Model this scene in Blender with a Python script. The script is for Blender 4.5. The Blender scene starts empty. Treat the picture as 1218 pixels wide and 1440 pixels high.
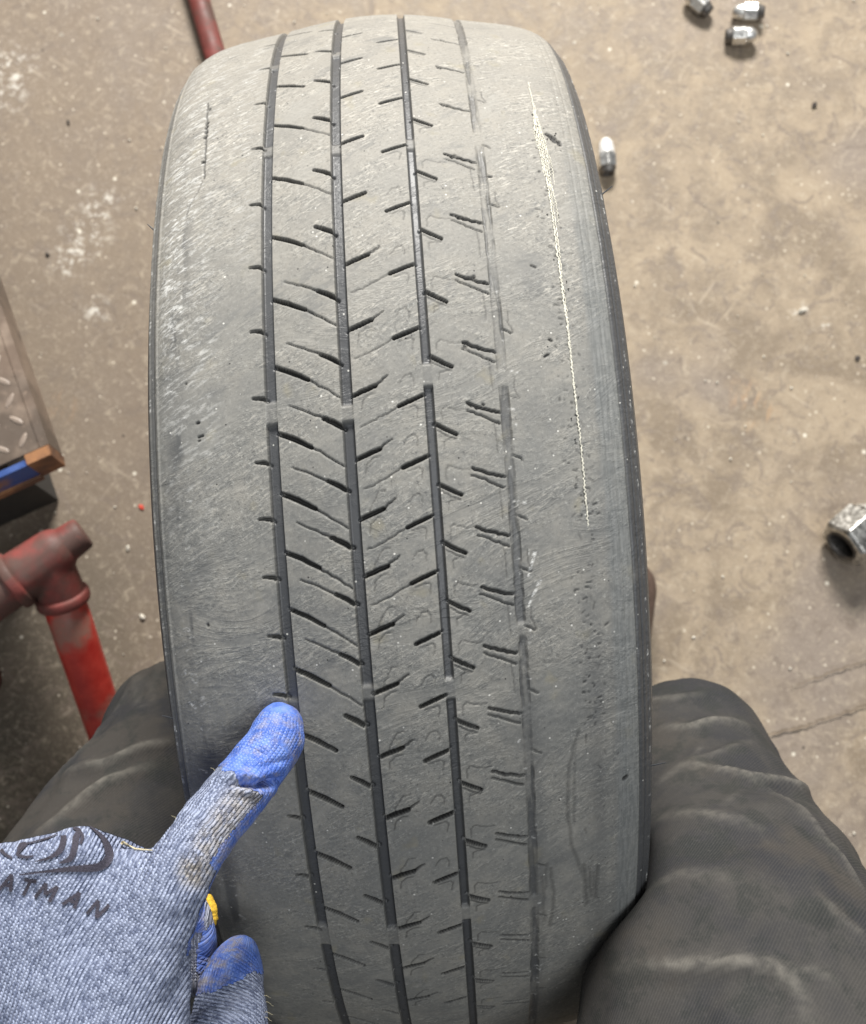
import bpy, bmesh, math, random
import numpy as np
from mathutils import Vector, Matrix
from mathutils.bvhtree import BVHTree
random.seed(7)
RNG = np.random.default_rng(11)
SC = bpy.context.scene
COL = SC.collection

# ------------------------------------------------------------------ camera
CAM_POS = np.array([0.016314, -0.190298, 1.275280])
CAM_R = np.array([0.997397, -0.070266, -0.016184])
CAM_U = np.array([0.072105, 0.972779, 0.220231])
CAM_F = np.array([-0.000269, 0.220825, -0.975313])
FPX, IW, IH = 1595.32, 1218.0, 1440.0          # focal length and size in photo pixels
cd = bpy.data.cameras.new('camera')
co = bpy.data.objects.new('camera', cd)
COL.objects.link(co)
M3 = Matrix((CAM_R, CAM_U, -CAM_F)).transposed()
co.matrix_world = Matrix.Translation(CAM_POS) @ M3.to_4x4()
cd.sensor_fit = 'HORIZONTAL'
cd.sensor_width = 36.0
cd.lens = 36.0 * FPX / IW
cd.clip_start, cd.clip_end = 0.01, 100
cd.dof.use_dof = True
cd.dof.focus_distance = 0.56
cd.dof.aperture_fstop = 15.0
SC.camera = co

# ------------------------------------------------------------------ light
w = bpy.data.worlds.new('World')
SC.world = w
w.use_nodes = True
w.node_tree.nodes['Background'].inputs[0].default_value = (0.96, 0.98, 1.0, 1)
w.node_tree.nodes['Background'].inputs[1].default_value = 0.25


def area(name, loc, target, sx, sy, power, color):
    l = bpy.data.lights.new(name, 'AREA')
    l.shape = 'RECTANGLE'
    l.size, l.size_y, l.energy, l.color = sx, sy, power, color
    o = bpy.data.objects.new(name, l)
    COL.objects.link(o)
    o.location = loc
    o.rotation_euler = (Vector(target) - Vector(loc)).to_track_quat('-Z', 'Y').to_euler()
    return o


area('door_light', (0.45, 4.0, 3.2), (0, 0.1, 0.2), 1.5, 1.0, 525, (1.0, 0.970, 0.92))
area('fill_light', (0.9, -1.2, 4.0), (0, 0.1, 0.2), 2.4, 1.2, 66, (0.95, 0.98, 1.0))  # unseen fill lamp added to lift the tyre's darker lower side
SC.view_settings.view_transform = 'Standard'
SC.view_settings.look = 'None'
SC.view_settings.exposure = 0.0
SC.view_settings.gamma = 1.0


# ------------------------------------------------------------------ helpers
def at(x, y, depth):
    """world point seen at photo pixel (x, y) at a given distance along the optical axis"""
    return CAM_POS + (CAM_F + CAM_R * (x - IW / 2) / FPX + CAM_U * (IH / 2 - y) / FPX) * depth


def on_z(x, y, z=0.0):
    r = CAM_F + CAM_R * (x - IW / 2) / FPX + CAM_U * (IH / 2 - y) / FPX
    return CAM_POS + r * ((z - CAM_POS[2]) / r[2])


def tag(o, label=None, cat=None, group=None, kind=None):
    for k, v in (('label', label), ('category', cat), ('group', group), ('kind', kind)):
        if v:
            o[k] = v
    return o


def mesh_np(name, V, F4, mat, parent=None, smooth=True, attrs=None, normals=None):
    """V (n,3); F4 (m,3) or (m,4) ints"""
    me = bpy.data.meshes.new(name)
    V = np.ascontiguousarray(V, np.float32)
    F4 = np.ascontiguousarray(F4, np.int32)
    k = F4.shape[1]
    me.vertices.add(len(V))
    me.vertices.foreach_set('co', V.ravel())
    me.loops.add(F4.size)
    me.loops.foreach_set('vertex_index', F4.ravel())
    me.polygons.add(len(F4))
    me.polygons.foreach_set('loop_start', np.arange(0, F4.size, k, dtype=np.int32))
    me.polygons.foreach_set('loop_total', np.full(len(F4), k, np.int32))
    me.update(calc_edges=True)
    me.polygons.foreach_set('use_smooth', np.full(len(F4), smooth))
    for an, (typ, arr) in (attrs or {}).items():
        a = me.attributes.new(an, typ, 'POINT')
        a.data.foreach_set('vector' if typ == 'FLOAT_VECTOR' else 'value', np.ascontiguousarray(arr, np.float32).ravel())
    if normals is not None:
        me.normals_split_custom_set_from_vertices(normals.tolist())
    me.materials.append(mat)
    o = bpy.data.objects.new(name, me)
    COL.objects.link(o)
    o.parent = parent
    return o


def obj_bm(name, bm, mat, parent=None, smooth=True):
    bmesh.ops.recalc_face_normals(bm, faces=bm.faces[:])
    me = bpy.data.meshes.new(name)
    bm.to_mesh(me)
    bm.free()
    me.polygons.foreach_set('use_smooth', np.full(len(me.polygons), smooth))
    me.materials.append(mat)
    o = bpy.data.objects.new(name, me)
    COL.objects.link(o)
    o.parent = parent
    return o


def empty(name, loc=(0, 0, 0)):
    o = bpy.data.objects.new(name, None)
    o.empty_display_size = 0.05
    COL.objects.link(o)
    o.location = loc
    return o


def adopt(child, root):
    """parent a mesh whose vertices are in world space"""
    child.parent = root
    child.matrix_parent_inverse = Matrix.Translation(-root.location)
    return child


def vnoise(x, y, seed=0):
    """2-D value noise in 0..1"""
    r = np.random.default_rng(seed)
    T = r.random((256, 256)).astype(np.float32)
    xi, yi = np.floor(x).astype(int), np.floor(y).astype(int)
    fx, fy = (x - xi).astype(np.float32), (y - yi).astype(np.float32)
    fx, fy = fx * fx * (3 - 2 * fx), fy * fy * (3 - 2 * fy)
    a, b = xi & 255, yi & 255
    a1, b1 = (a + 1) & 255, (b + 1) & 255
    return (T[a, b] * (1 - fx) + T[a1, b] * fx) * (1 - fy) + (T[a, b1] * (1 - fx) + T[a1, b1] * fx) * fy


def fbm(x, y, seed=0, octs=4):
    s, amp, tot = 0, 1.0, 0
    for k in range(octs):
        s = s + amp * vnoise(x * 2 ** k + 17.3 * k, y * 2 ** k + 5.1 * k, seed + k)
        tot += amp
        amp *= 0.5
    return s / tot


def sm(a, b, x):
    t = np.clip((x - a) / (b - a), 0, 1)
    return t * t * (3 - 2 * t)


# ------------------------------------------------------------------ node helpers
class NT:
    def __init__(self, name):
        self.m = bpy.data.materials.new(name)
        self.m.use_nodes = True
        self.t = self.m.node_tree
        self.b = self.t.nodes['Principled BSDF']

    def n(self, typ, **kw):
        nd = self.t.nodes.new(typ)
        for k, v in kw.items():
            setattr(nd, k, v)
        return nd

    def put(self, sock, v):
        if hasattr(v, 'default_value') or hasattr(v, 'is_output'):
            self.t.links.new(v, sock)
        else:
            sock.default_value = v

    def attr(self, name, out='Vector'):
        a = self.n('ShaderNodeAttribute', attribute_name=name)
        return a.outputs[out]

    def objco(self):
        return self.n('ShaderNodeTexCoord').outputs['Object']

    def geo(self):
        return self.n('ShaderNodeNewGeometry').outputs['Position']

    def map(self, v, scale=(1, 1, 1), rot=(0, 0, 0), loc=(0, 0, 0)):
        m = self.n('ShaderNodeMapping')
        self.put(m.inputs['Vector'], v)
        m.inputs['Scale'].default_value = scale
        m.inputs['Rotation'].default_value = rot
        m.inputs['Location'].default_value = loc
        return m.outputs[0]

    def aniso(self, v, rot, scale):
        return self.map(self.map(v, (1, 1, 1), (0, 0, rot)), scale)

    def noise(self, v, scale, detail=4, rough=0.55, dist=0.0, out='Fac'):
        k = self.n('ShaderNodeTexNoise')
        self.put(k.inputs['Vector'], v)
        k.inputs['Scale'].default_value = scale
        k.inputs['Detail'].default_value = detail
        k.inputs['Roughness'].default_value = rough
        k.inputs['Distortion'].default_value = dist
        return k.outputs[out]

    def voro(self, v, scale, feature='F1', out='Distance', rand=1.0):
        k = self.n('ShaderNodeTexVoronoi', feature=feature)
        self.put(k.inputs['Vector'], v)
        k.inputs['Scale'].default_value = scale
        k.inputs['Randomness'].default_value = rand
        return k.outputs[out]

    def ramp(self, f, a, b, lo=0.0, hi=1.0):
        k = self.n('ShaderNodeMapRange', interpolation_type='SMOOTHSTEP')
        self.put(k.inputs[0], f)
        k.inputs[1].default_value, k.inputs[2].default_value = a, b
        k.inputs[3].default_value, k.inputs[4].default_value = lo, hi
        return k.outputs[0]

    def math(self, op, a, b=0.0, c=None):
        k = self.n('ShaderNodeMath', operation=op)
        self.put(k.inputs[0], a)
        self.put(k.inputs[1], b)
        if c is not None:
            self.put(k.inputs[2], c)
        return k.outputs[0]

    def mix(self, f, a, b, mode='MIX'):
        k = self.n('ShaderNodeMix', data_type='RGBA', blend_type=mode)
        self.put(k.inputs[0], f)
        for s, v in ((k.inputs[6], a), (k.inputs[7], b)):
            if isinstance(v, tuple):
                s.default_value = (*v, 1) if len(v) == 3 else v
            else:
                self.put(s, v)
        return k.outputs[2]

    def bump(self, h, strength=0.5, dist=0.001, nrm=None):
        k = self.n('ShaderNodeBump')
        self.put(k.inputs['Height'], h)
        k.inputs['Strength'].default_value = strength
        k.inputs['Distance'].default_value = dist
        if nrm is not None:
            self.put(k.inputs['Normal'], nrm)
        return k.outputs[0]

    def out(self, color=None, rough=None, normal=None, metal=None, spec=None):
        b = self.b
        if color is not None:
            if isinstance(color, tuple):
                b.inputs['Base Color'].default_value = (*color, 1)
            else:
                self.put(b.inputs['Base Color'], color)
        if rough is not None:
            self.put(b.inputs['Roughness'], rough)
        if normal is not None:
            self.put(b.inputs['Normal'], normal)
        if metal is not None:
            b.inputs['Metallic'].default_value = metal
        if spec is not None:
            b.inputs['Specular IOR Level'].default_value = spec
        return self.m


# ------------------------------------------------------------------ materials
def blob(N, pos, c, r, soft=0.5):
    """0..1 mask of a stain round a floor point"""
    d = N.n('ShaderNodeVectorMath', operation='DISTANCE')
    N.put(d.inputs[0], pos)
    d.inputs[1].default_value = tuple(c)
    return N.ramp(d.outputs['Value'], r, r * (1 - soft))


def mat_floor():
    N = NT('stained_concrete')
    p = N.objco()
    big = N.noise(p, 3.2, 5, 0.6)
    mid = N.noise(p, 14, 6, 0.65, 0.6)
    fine = N.noise(p, 75, 5, 0.7, 0.4)
    vf = N.noise(p, 420, 3, 0.7)
    c = N.mix(N.ramp(mid, 0.36, 0.64), (0.196, 0.152, 0.106), (0.325, 0.260, 0.185))
    c = N.mix(N.ramp(big, 0.50, 0.68), c, (0.225, 0.184, 0.150))
    # darker and browner side on the left
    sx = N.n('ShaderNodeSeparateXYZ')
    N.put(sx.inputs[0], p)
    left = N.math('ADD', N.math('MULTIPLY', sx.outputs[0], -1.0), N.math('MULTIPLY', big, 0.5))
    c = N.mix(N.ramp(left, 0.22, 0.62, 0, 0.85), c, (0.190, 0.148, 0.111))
    low_shade = N.math('ADD', N.math('MULTIPLY', sx.outputs[1], -1.0), left)
    c = N.mix(N.ramp(low_shade, 0.42, 0.85, 0, 0.88), c, (0.070, 0.060, 0.043))  # lower-left cast shade painted into the concrete colour
    c = N.mix(N.ramp(N.noise(p, 30, 5, 0.7, 1.5), 0.51, 0.64, 0, 0.7), c, (0.170, 0.134, 0.106))
    c = N.mix(N.ramp(fine, 0.54, 0.72, 0, 0.55), c, (0.43, 0.365, 0.275))
    c = N.mix(N.ramp(fine, 0.45, 0.30, 0, 0.55), c, (0.175, 0.138, 0.104))
    c = N.mix(N.ramp(vf, 0.56, 0.75, 0, 0.45), c, (0.55, 0.48, 0.38))
    c = N.mix(N.ramp(N.noise(p, 160, 4, 0.75, 1.0), 0.60, 0.70, 0, 0.6), c, (0.12, 0.095, 0.072))
    pit = N.noise(p, 55, 6, 0.8, 2.0)
    c = N.mix(N.ramp(pit, 0.54, 0.66, 0, 0.48), c, (0.42, 0.355, 0.27))
    # scratches
    for rot, sc, st in ((0.7, 26, 0.28), (-0.9, 22, 0.22), (2.1, 30, 0.2)):
        q = N.aniso(p, rot, (1, 0.10, 1))
        k = N.noise(q, sc * 5, 2, 0.5)
        g = N.noise(p, 7 + sc * 0.1, 2, 0.5)
        c = N.mix(N.math('MULTIPLY', N.ramp(k, 0.66, 0.74, 0, st), N.ramp(g, 0.48, 0.6)), c, (0.56, 0.48, 0.37))
    # white paint flecks and pale scuffs
    v1 = N.voro(p, 46)
    gate = N.voro(p, 46, out='Color')
    sg = N.n('ShaderNodeSeparateColor')
    N.put(sg.inputs[0], gate)
    c = N.mix(N.math('MULTIPLY', N.ramp(v1, 0.15, 0.07), N.ramp(sg.outputs[0], 0.86, 0.88, 0, 0.75)), c, (0.74, 0.69, 0.58))
    c = N.mix(N.math('MULTIPLY', N.ramp(v1, 0.11, 0.06), N.ramp(sg.outputs[1], 0.91, 0.92, 0, 0.9)), c, (0.07, 0.055, 0.045))
    v2 = N.voro(p, 125)
    g2 = N.n('ShaderNodeSeparateColor')
    N.put(g2.inputs[0], N.voro(p, 125, out='Color'))
    c = N.mix(N.math('MULTIPLY', N.ramp(v2, 0.24, 0.10), N.ramp(g2.outputs[0], 0.88, 0.90, 0, 0.7)), c, (0.66, 0.59, 0.48))
    for (px, py, r) in ((120, 330, 0.045), (140, 285, 0.035), (95, 365, 0.035), (12, 95, 0.05), (5, 130, 0.045),
                        (135, 435, 0.025), (1128, 438, 0.016), (1160, 455, 0.012)):
        m = N.math('MULTIPLY', blob(N, p, on_z(px, py), r, 0.9), N.ramp(N.noise(p, 75, 6, 0.8), 0.50, 0.60))
        c = N.mix(N.math('MULTIPLY', m, 0.7), c, (0.66, 0.63, 0.57))
    for (px, py, r) in ((1072, 575, 0.03), (1066, 600, 0.02), (1045, 555, 0.03), (85, 570, 0.03)):
        q = N.aniso(p, 0.35, (1, 0.3, 1))
        m = N.math('MULTIPLY', blob(N, p, on_z(px, py), r, 0.9), N.ramp(N.noise(q, 70, 5, 0.7), 0.46, 0.66))
        c = N.mix(N.math('MULTIPLY', m, 0.40), c, (0.50, 0.30, 0.15))
    h = N.math('ADD', N.math('MULTIPLY', fine, 0.6), N.math('MULTIPLY', vf, 0.25))
    return N.out(c, N.ramp(mid, 0.3, 0.7, 0.5, 0.75), N.bump(h, 0.35, 0.004), spec=0.35)


def mat_rubber(name, kind):
    """worn tyre rubber; coordinates are metres along (x) and across (y) the tread"""
    N = NT(name)
    tv = N.attr('tread')
    dust = N.attr('dust', 'Fac')
    cut = N.attr('cut', 'Fac')
    big = N.noise(tv, 22, 4, 0.6)
    mid = N.noise(tv, 95, 5, 0.65)
    fine = N.noise(tv, 560, 4, 0.7)
    gate = N.ramp(N.noise(N.aniso(tv, -1.2, (0.5, 1, 1)), 30, 5, 0.7, 0.8), 0.42, 0.60, 0.18, 1.0)
    vf = N.noise(tv, 1500, 2, 0.6)
    # feathered scuffs lying across the tread
    fe = N.noise(N.aniso(tv, -1.05, (0.22, 1.0, 1)), 720, 4, 0.7, 0.1)
    fe2 = N.noise(N.aniso(tv, -1.15, (0.30, 1.0, 1)), 330, 5, 0.75, 0.2)
    clean = N.mix(mid, (0.040, 0.043, 0.049), (0.060, 0.063, 0.069))
    d1 = N.mix(N.ramp(big, 0.36, 0.64), (0.186, 0.185, 0.174), (0.240, 0.231, 0.208))
    d1 = N.mix(N.ramp(mid, 0.35, 0.62, 0, 0.55), d1, (0.140, 0.143, 0.140))
    c = N.mix(dust, clean, d1)
    sxy = N.n('ShaderNodeSeparateXYZ')
    N.put(sxy.inputs[0], tv)
    top = N.ramp(sxy.outputs[0], -0.10, 0.22)            # tan dust, plus grazing light painted into the colour, round the upper run
    c = N.mix(N.math('MULTIPLY', N.math('MULTIPLY', top, dust), 0.50), c, (0.315, 0.290, 0.250))
    gate2 = N.ramp(gate, 0.15, 0.8, 0.55, 1.0)
    f1 = N.math('MULTIPLY', N.ramp(fe, 0.49, 0.62), N.ramp(mid, 0.34, 0.6))
    f1 = N.math('MULTIPLY', N.math('MULTIPLY', f1, gate), N.math('ADD', 0.42, N.math('MULTIPLY', top, 0.50)))
    c = N.mix(N.math('MULTIPLY', f1, dust), c, (0.50, 0.475, 0.42))
    c = N.mix(N.math('MULTIPLY', N.ramp(fe2, 0.47, 0.33, 0, 0.7), N.math('MULTIPLY', dust, gate)), c, (0.105, 0.108, 0.105))
    c = N.mix(N.math('MULTIPLY', N.ramp(fine, 0.54, 0.70, 0, 0.75), N.math('MULTIPLY', dust, gate2)), c, (0.36, 0.36, 0.335))
    c = N.mix(N.math('MULTIPLY', N.ramp(fine, 0.45, 0.32, 0, 0.75), N.math('MULTIPLY', dust, gate2)), c, (0.075, 0.078, 0.078))
    sm1 = N.noise(N.aniso(tv, -0.9, (0.4, 1, 1)), 26, 5, 0.7, 1.2)      # smooth pale smears and darker rubbed patches
    c = N.mix(N.math('MULTIPLY', N.ramp(sm1, 0.54, 0.68, 0, 0.55), dust), c, (0.285, 0.275, 0.25))
    c = N.mix(N.math('MULTIPLY', N.ramp(sm1, 0.45, 0.32, 0, 0.55), dust), c, (0.118, 0.120, 0.119))
    # yellowish mud stains
    ms = N.noise(N.map(tv, (1, 1, 1), (0, 0, 0), (3, 7, 0)), 48, 3, 0.5)
    c = N.mix(N.math('MULTIPLY', N.ramp(ms, 0.62, 0.74, 0, 0.45), dust), c, (0.26, 0.235, 0.165))
    # bright grit and white crumbs
    vo = N.voro(tv, 330)
    vc = N.n('ShaderNodeSeparateColor')
    N.put(vc.inputs[0], N.voro(tv, 330, out='Color'))
    sp = N.math('MULTIPLY', N.ramp(vo, 0.22, 0.10), N.ramp(vc.outputs[0], 0.955, 0.96))
    c = N.mix(N.math('MULTIPLY', sp, 0.85), c, (0.62, 0.61, 0.57))
    sp2 = N.math('MULTIPLY', N.ramp(vo, 0.20, 0.10), N.ramp(vc.outputs[1], 0.975, 0.98))
    c = N.mix(N.math('MULTIPLY', sp2, dust), c, (0.03, 0.03, 0.03))
    ed = N.math('ADD', sxy.outputs[1], N.math('MULTIPLY', N.math('SUBTRACT', N.noise(N.map(tv, (1, 4, 1)), 45, 4, 0.6), 0.5), 0.005))
    bl = N.math('MULTIPLY', N.ramp(ed, 0.0985, 0.1030), N.ramp(sxy.outputs[1], 0.1162, 0.1152))
    bl = N.math('MULTIPLY', bl, N.ramp(sxy.outputs[0], 0.20, 0.02))
    lane = N.noise(N.map(tv, (0.12, 1, 1)), 620, 3, 0.6)
    c = N.mix(N.math('MULTIPLY', bl, 0.62), c, N.mix(N.ramp(lane, 0.36, 0.62), (0.118, 0.128, 0.130), (0.182, 0.190, 0.190)))
    wh = N.attr('white', 'Fac')
    wm = N.math('MULTIPLY', wh, N.ramp(N.noise(N.aniso(tv, -1.2, (0.4, 1, 1)), 520, 4, 0.75), 0.42, 0.6))
    c = N.mix(wm, c, (0.62, 0.62, 0.60))
    c = N.mix(cut, c, (0.012, 0.012, 0.012))
    hh = N.math('ADD', N.math('MULTIPLY', fe, 0.5), N.math('ADD', N.math('MULTIPLY', fine, 0.5), N.math('MULTIPLY', vf, 0.25)))
    rough = N.math('ADD', 0.42, N.math('MULTIPLY', dust, 0.27))
    return N.out(c, rough, N.bump(N.math('MULTIPLY', hh, gate), 0.45, 0.0011), spec=0.42)


def mat_knit():
    N = NT('knitted_yarn')
    uv = N.attr('knit')
    sx = N.n('ShaderNodeSeparateXYZ')
    N.put(sx.inputs[0], uv)
    lam, pit = 0.00178, 0.00145
    wv = N.math('DIVIDE', sx.outputs[0], lam)
    tvv = N.math('DIVIDE', sx.outputs[1], pit)
    fr = N.math('ABSOLUTE', N.math('SUBTRACT', N.math('FRACT', wv), 0.5))      # 0 mid-wale .. .5 edge
    rib = N.ramp(fr, 0.5, 0.12)
    ph = N.math('ADD', tvv, N.math('MULTIPLY', fr, 1.3))
    st = N.math('ABSOLUTE', N.math('SUBTRACT', N.math('FRACT', ph), 0.5))
    stitch = N.ramp(st, 0.5, 0.10)
    cell = N.n('ShaderNodeCombineXYZ')
    N.put(cell.inputs[0], N.math('FLOOR', N.math('MULTIPLY', wv, 2)))
    N.put(cell.inputs[1], N.math('FLOOR', ph))
    wn = N.n('ShaderNodeTexWhiteNoise', noise_dimensions='2D')
    N.put(wn.inputs['Vector'], cell.outputs[0])
    fuzz = N.noise(uv, 1400, 3, 0.7)
    patch = N.noise(uv, 60, 3, 0.6)
    mel = N.math('ADD', N.math('MULTIPLY', wn.outputs['Value'], 0.62), N.math('MULTIPLY', fuzz, 0.5))
    c = N.mix(N.ramp(mel, 0.22, 0.85), (0.150, 0.178, 0.275), (0.43, 0.485, 0.65))
    c = N.mix(N.ramp(patch, 0.55, 0.75, 0, 0.35), c, (0.36, 0.39, 0.50))
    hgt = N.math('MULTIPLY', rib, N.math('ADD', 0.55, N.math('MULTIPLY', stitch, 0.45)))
    c = N.mix(N.ramp(hgt, 0.45, 0.05, 0, 0.55), c, (0.070, 0.082, 0.135))  # shade between the ribs painted into the yarn colour
    grime = N.attr('grime', 'Fac')
    gm = N.math('MULTIPLY', grime, N.ramp(N.noise(uv, 260, 4, 0.7), 0.25, 0.6))
    c = N.mix(N.math('MULTIPLY', gm, 0.85), c, N.mix(N.ramp(mel, 0.2, 0.85), (0.15, 0.13, 0.10), (0.44, 0.39, 0.32)))
    h = N.math('ADD', hgt, N.math('MULTIPLY', fuzz, 0.35))
    return N.out(c, 0.9, N.bump(h, 0.9, 0.0011), spec=0.15)


def mat_latex():
    N = NT('blue_latex')
    uv = N.attr('knit')
    sx = N.n('ShaderNodeSeparateXYZ')
    N.put(sx.inputs[0], uv)
    p = N.objco()
    fr = N.math('ABSOLUTE', N.math('SUBTRACT', N.math('FRACT', N.math('DIVIDE', sx.outputs[0], 0.0020)), 0.5))
    st = N.math('ABSOLUTE', N.math('SUBTRACT', N.math('FRACT', N.math('DIVIDE', sx.outputs[1], 0.0017)), 0.5))
    weave = N.math('MULTIPLY', N.ramp(fr, 0.5, 0.15), N.ramp(st, 0.5, 0.15))
    n1 = N.noise(p, 130, 4, 0.6)
    n2 = N.noise(p, 800, 3, 0.7)
    c = N.mix(N.ramp(n1, 0.35, 0.65), (0.055, 0.120, 0.44), (0.100, 0.195, 0.59))
    c = N.mix(N.math('MULTIPLY', N.ramp(n2, 0.52, 0.72), 0.5), c, (0.20, 0.29, 0.66))
    g = N.attr('grime', 'Fac')
    c = N.mix(N.math('MULTIPLY', N.math('MULTIPLY', weave, N.ramp(n1, 0.40, 0.6)), 0.35), c, (0.36, 0.44, 0.72))
    c = N.mix(N.ramp(N.noise(p, 90, 6, 0.8), 0.50, 0.64, 0, 0.7), c, (0.25, 0.25, 0.32))
    gm = N.math('MULTIPLY', g, N.ramp(N.noise(p, 190, 4, 0.7), 0.40, 0.66))
    c = N.mix(N.math('MULTIPLY', gm, 0.85), c, (0.30, 0.27, 0.25))
    h = N.math('ADD', N.math('MULTIPLY', weave, 0.6), N.math('ADD', N.math('MULTIPLY', n1, 1.2), N.math('MULTIPLY', n2, 0.4)))
    return N.out(c, N.ramp(n1, 0.3, 0.7, 0.38, 0.6), N.bump(h, 0.55, 0.0010), spec=0.45)


def mat_twill():
    N = NT('worn_twill')
    p = N.objco()
    q = N.map(p, (1, 1, 1), (0.5, 0.35, 0.6))
    wv = N.n('ShaderNodeTexWave', wave_type='BANDS')
    N.put(wv.inputs['Vector'], q)
    wv.inputs['Scale'].default_value = 210
    wv.inputs['Distortion'].default_value = 1.2
    wv.inputs['Detail'].default_value = 2
    wv.inputs['Detail Scale'].default_value = 0.4
    n1 = N.noise(p, 9, 5, 0.6)
    n2 = N.noise(p, 38, 5, 0.7)
    n3 = N.noise(p, 600, 3, 0.7)
    c = N.mix(N.ramp(n1, 0.42, 0.58), (0.024, 0.025, 0.029), (0.046, 0.044, 0.042))
    c = N.mix(N.ramp(N.noise(p, 7.0, 5, 0.65), 0.50, 0.60, 0, 0.85), c, (0.050, 0.045, 0.040))
    c = N.mix(N.ramp(n2, 0.48, 0.62, 0, 0.65), c, (0.020, 0.023, 0.022))
    c = N.mix(N.ramp(n3, 0.5, 0.8, 0, 0.35), c, (0.088, 0.084, 0.078))
    c = N.mix(N.math('MULTIPLY', wv.outputs['Fac'], 0.22), c, (0.084, 0.079, 0.072))
    f = N.attr('fold', 'Fac')
    c = N.mix(N.math('MULTIPLY', f, N.ramp(N.noise(p, 120, 3, 0.6), 0.3, 0.65, 0.25, 0.9)), c, (0.155, 0.145, 0.128))
    h = N.math('ADD', N.math('MULTIPLY', wv.outputs['Fac'], 0.5), N.math('MULTIPLY', n3, 0.6))
    return N.out(c, 0.88, N.bump(h, 0.3, 0.0006), spec=0.2)


def mat_paint(name, a, b, dirt, amount=0.5, rough=0.5, scale=60):
    N = NT(name)
    p = N.objco()
    n1 = N.noise(p, scale, 5, 0.65)
    n2 = N.noise(p, scale * 0.3, 4, 0.6)
    c = N.mix(N.ramp(n1, 0.35, 0.65), a, b)
    c = N.mix(N.ramp(n2, 0.62 - amount * 0.35, 0.75 - amount * 0.3, 0, 0.9), c, dirt)
    c = N.mix(N.ramp(N.noise(p, scale * 6, 3, 0.7), 0.6, 0.75, 0, 0.5), c, tuple(min(1, x * 2.2) for x in a))
    return N.out(c, N.ramp(n1, 0.3, 0.7, rough - 0.1, rough + 0.15), N.bump(n1, 0.3, 0.002), spec=0.4)


def mat_simple(name, col, rough=0.6, metal=0.0, var=0.25, scale=200, bump=0.2):
    N = NT(name)
    p = N.objco()
    n = N.noise(p, scale, 4, 0.65)
    c = N.mix(N.ramp(n, 0.3, 0.7), tuple(x * (1 - var) for x in col), tuple(min(1, x * (1 + var)) for x in col))
    return N.out(c, N.ramp(n, 0.3, 0.7, max(0.05, rough - 0.1), rough + 0.1), N.bump(n, bump, 0.0008), metal)


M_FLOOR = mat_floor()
M_RUB = mat_rubber('worn_rubber', 0)
M_CORD = mat_simple('bare_cord', (0.58, 0.56, 0.48), 0.85, 0, 0.4, 900)
M_KNIT = mat_knit()
M_LATEX = mat_latex()
M_TWILL = mat_twill()
M_INK = mat_simple('grey_ink', (0.040, 0.036, 0.052), 0.85, 0, 0.5, 1500, 0.6)
M_YEL = mat_simple('yellow_yarn', (0.62, 0.38, 0.03), 0.8, 0, 0.3, 1200, 0.6)
M_CREAM = mat_simple('cream_yarn', (0.62, 0.55, 0.36), 0.8, 0, 0.2, 1200)
M_BOOT = mat_simple('brown_leather', (0.085, 0.055, 0.042), 0.6, 0, 0.3, 120)
M_SOLE = mat_simple('boot_sole', (0.03, 0.028, 0.026), 0.7, 0, 0.3, 120)
M_CHROME = mat_simple('scuffed_chrome', (0.80, 0.79, 0.76), 0.36, 1.0, 0.15, 250, 0.15)
M_CHROME2 = mat_simple('worn_chrome', (0.52, 0.51, 0.48), 0.36, 1.0, 0.45, 180, 0.4)
M_PALE = mat_simple('glare_white', (0.80, 0.80, 0.79), 0.35, 0.25, 0.06, 250, 0.1)  # overexposed glare on the nut cap put into the colour
M_STEEL = mat_simple('dark_steel', (0.16, 0.15, 0.14), 0.5, 0.7, 0.3, 250, 0.2)
M_RED = mat_paint('bright_red_paint', (0.46, 0.035, 0.026), (0.58, 0.06, 0.042), (0.30, 0.17, 0.13), 0.40, 0.42, 40)
M_DRED = mat_paint('dusty_red_paint', (0.155, 0.036, 0.030), (0.215, 0.050, 0.042), (0.085, 0.052, 0.042), 0.55, 0.6, 45)
M_BLUE = mat_paint('chipped_blue_paint', (0.035, 0.075, 0.24), (0.05, 0.10, 0.30), (0.30, 0.15, 0.07), 0.45, 0.5, 55)
M_RUST = mat_paint('rusty_steel', (0.22, 0.105, 0.052), (0.34, 0.165, 0.075), (0.12, 0.065, 0.042), 0.5, 0.8, 60)
M_PLATE = mat_paint('trodden_plate', (0.17, 0.125, 0.095), (0.25, 0.19, 0.145), (0.095, 0.072, 0.056), 0.45, 0.5, 35)
M_LUG = mat_paint('polished_lug', (0.24, 0.19, 0.155), (0.34, 0.275, 0.225), (0.16, 0.125, 0.10), 0.3, 0.4, 60)
M_CHIP = mat_simple('red_chip_paint', (0.62, 0.07, 0.04), 0.6, 0, 0.2)
M_GRIT = mat_simple('pale_grit', (0.58, 0.54, 0.46), 0.8, 0, 0.35, 90)
M_DARKGRIT = mat_simple('dark_grit', (0.05, 0.04, 0.035), 0.8, 0, 0.3, 90)
M_CRACK = mat_simple('crack_dirt', (0.185, 0.145, 0.105), 0.95, 0, 0.35, 120)

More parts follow.
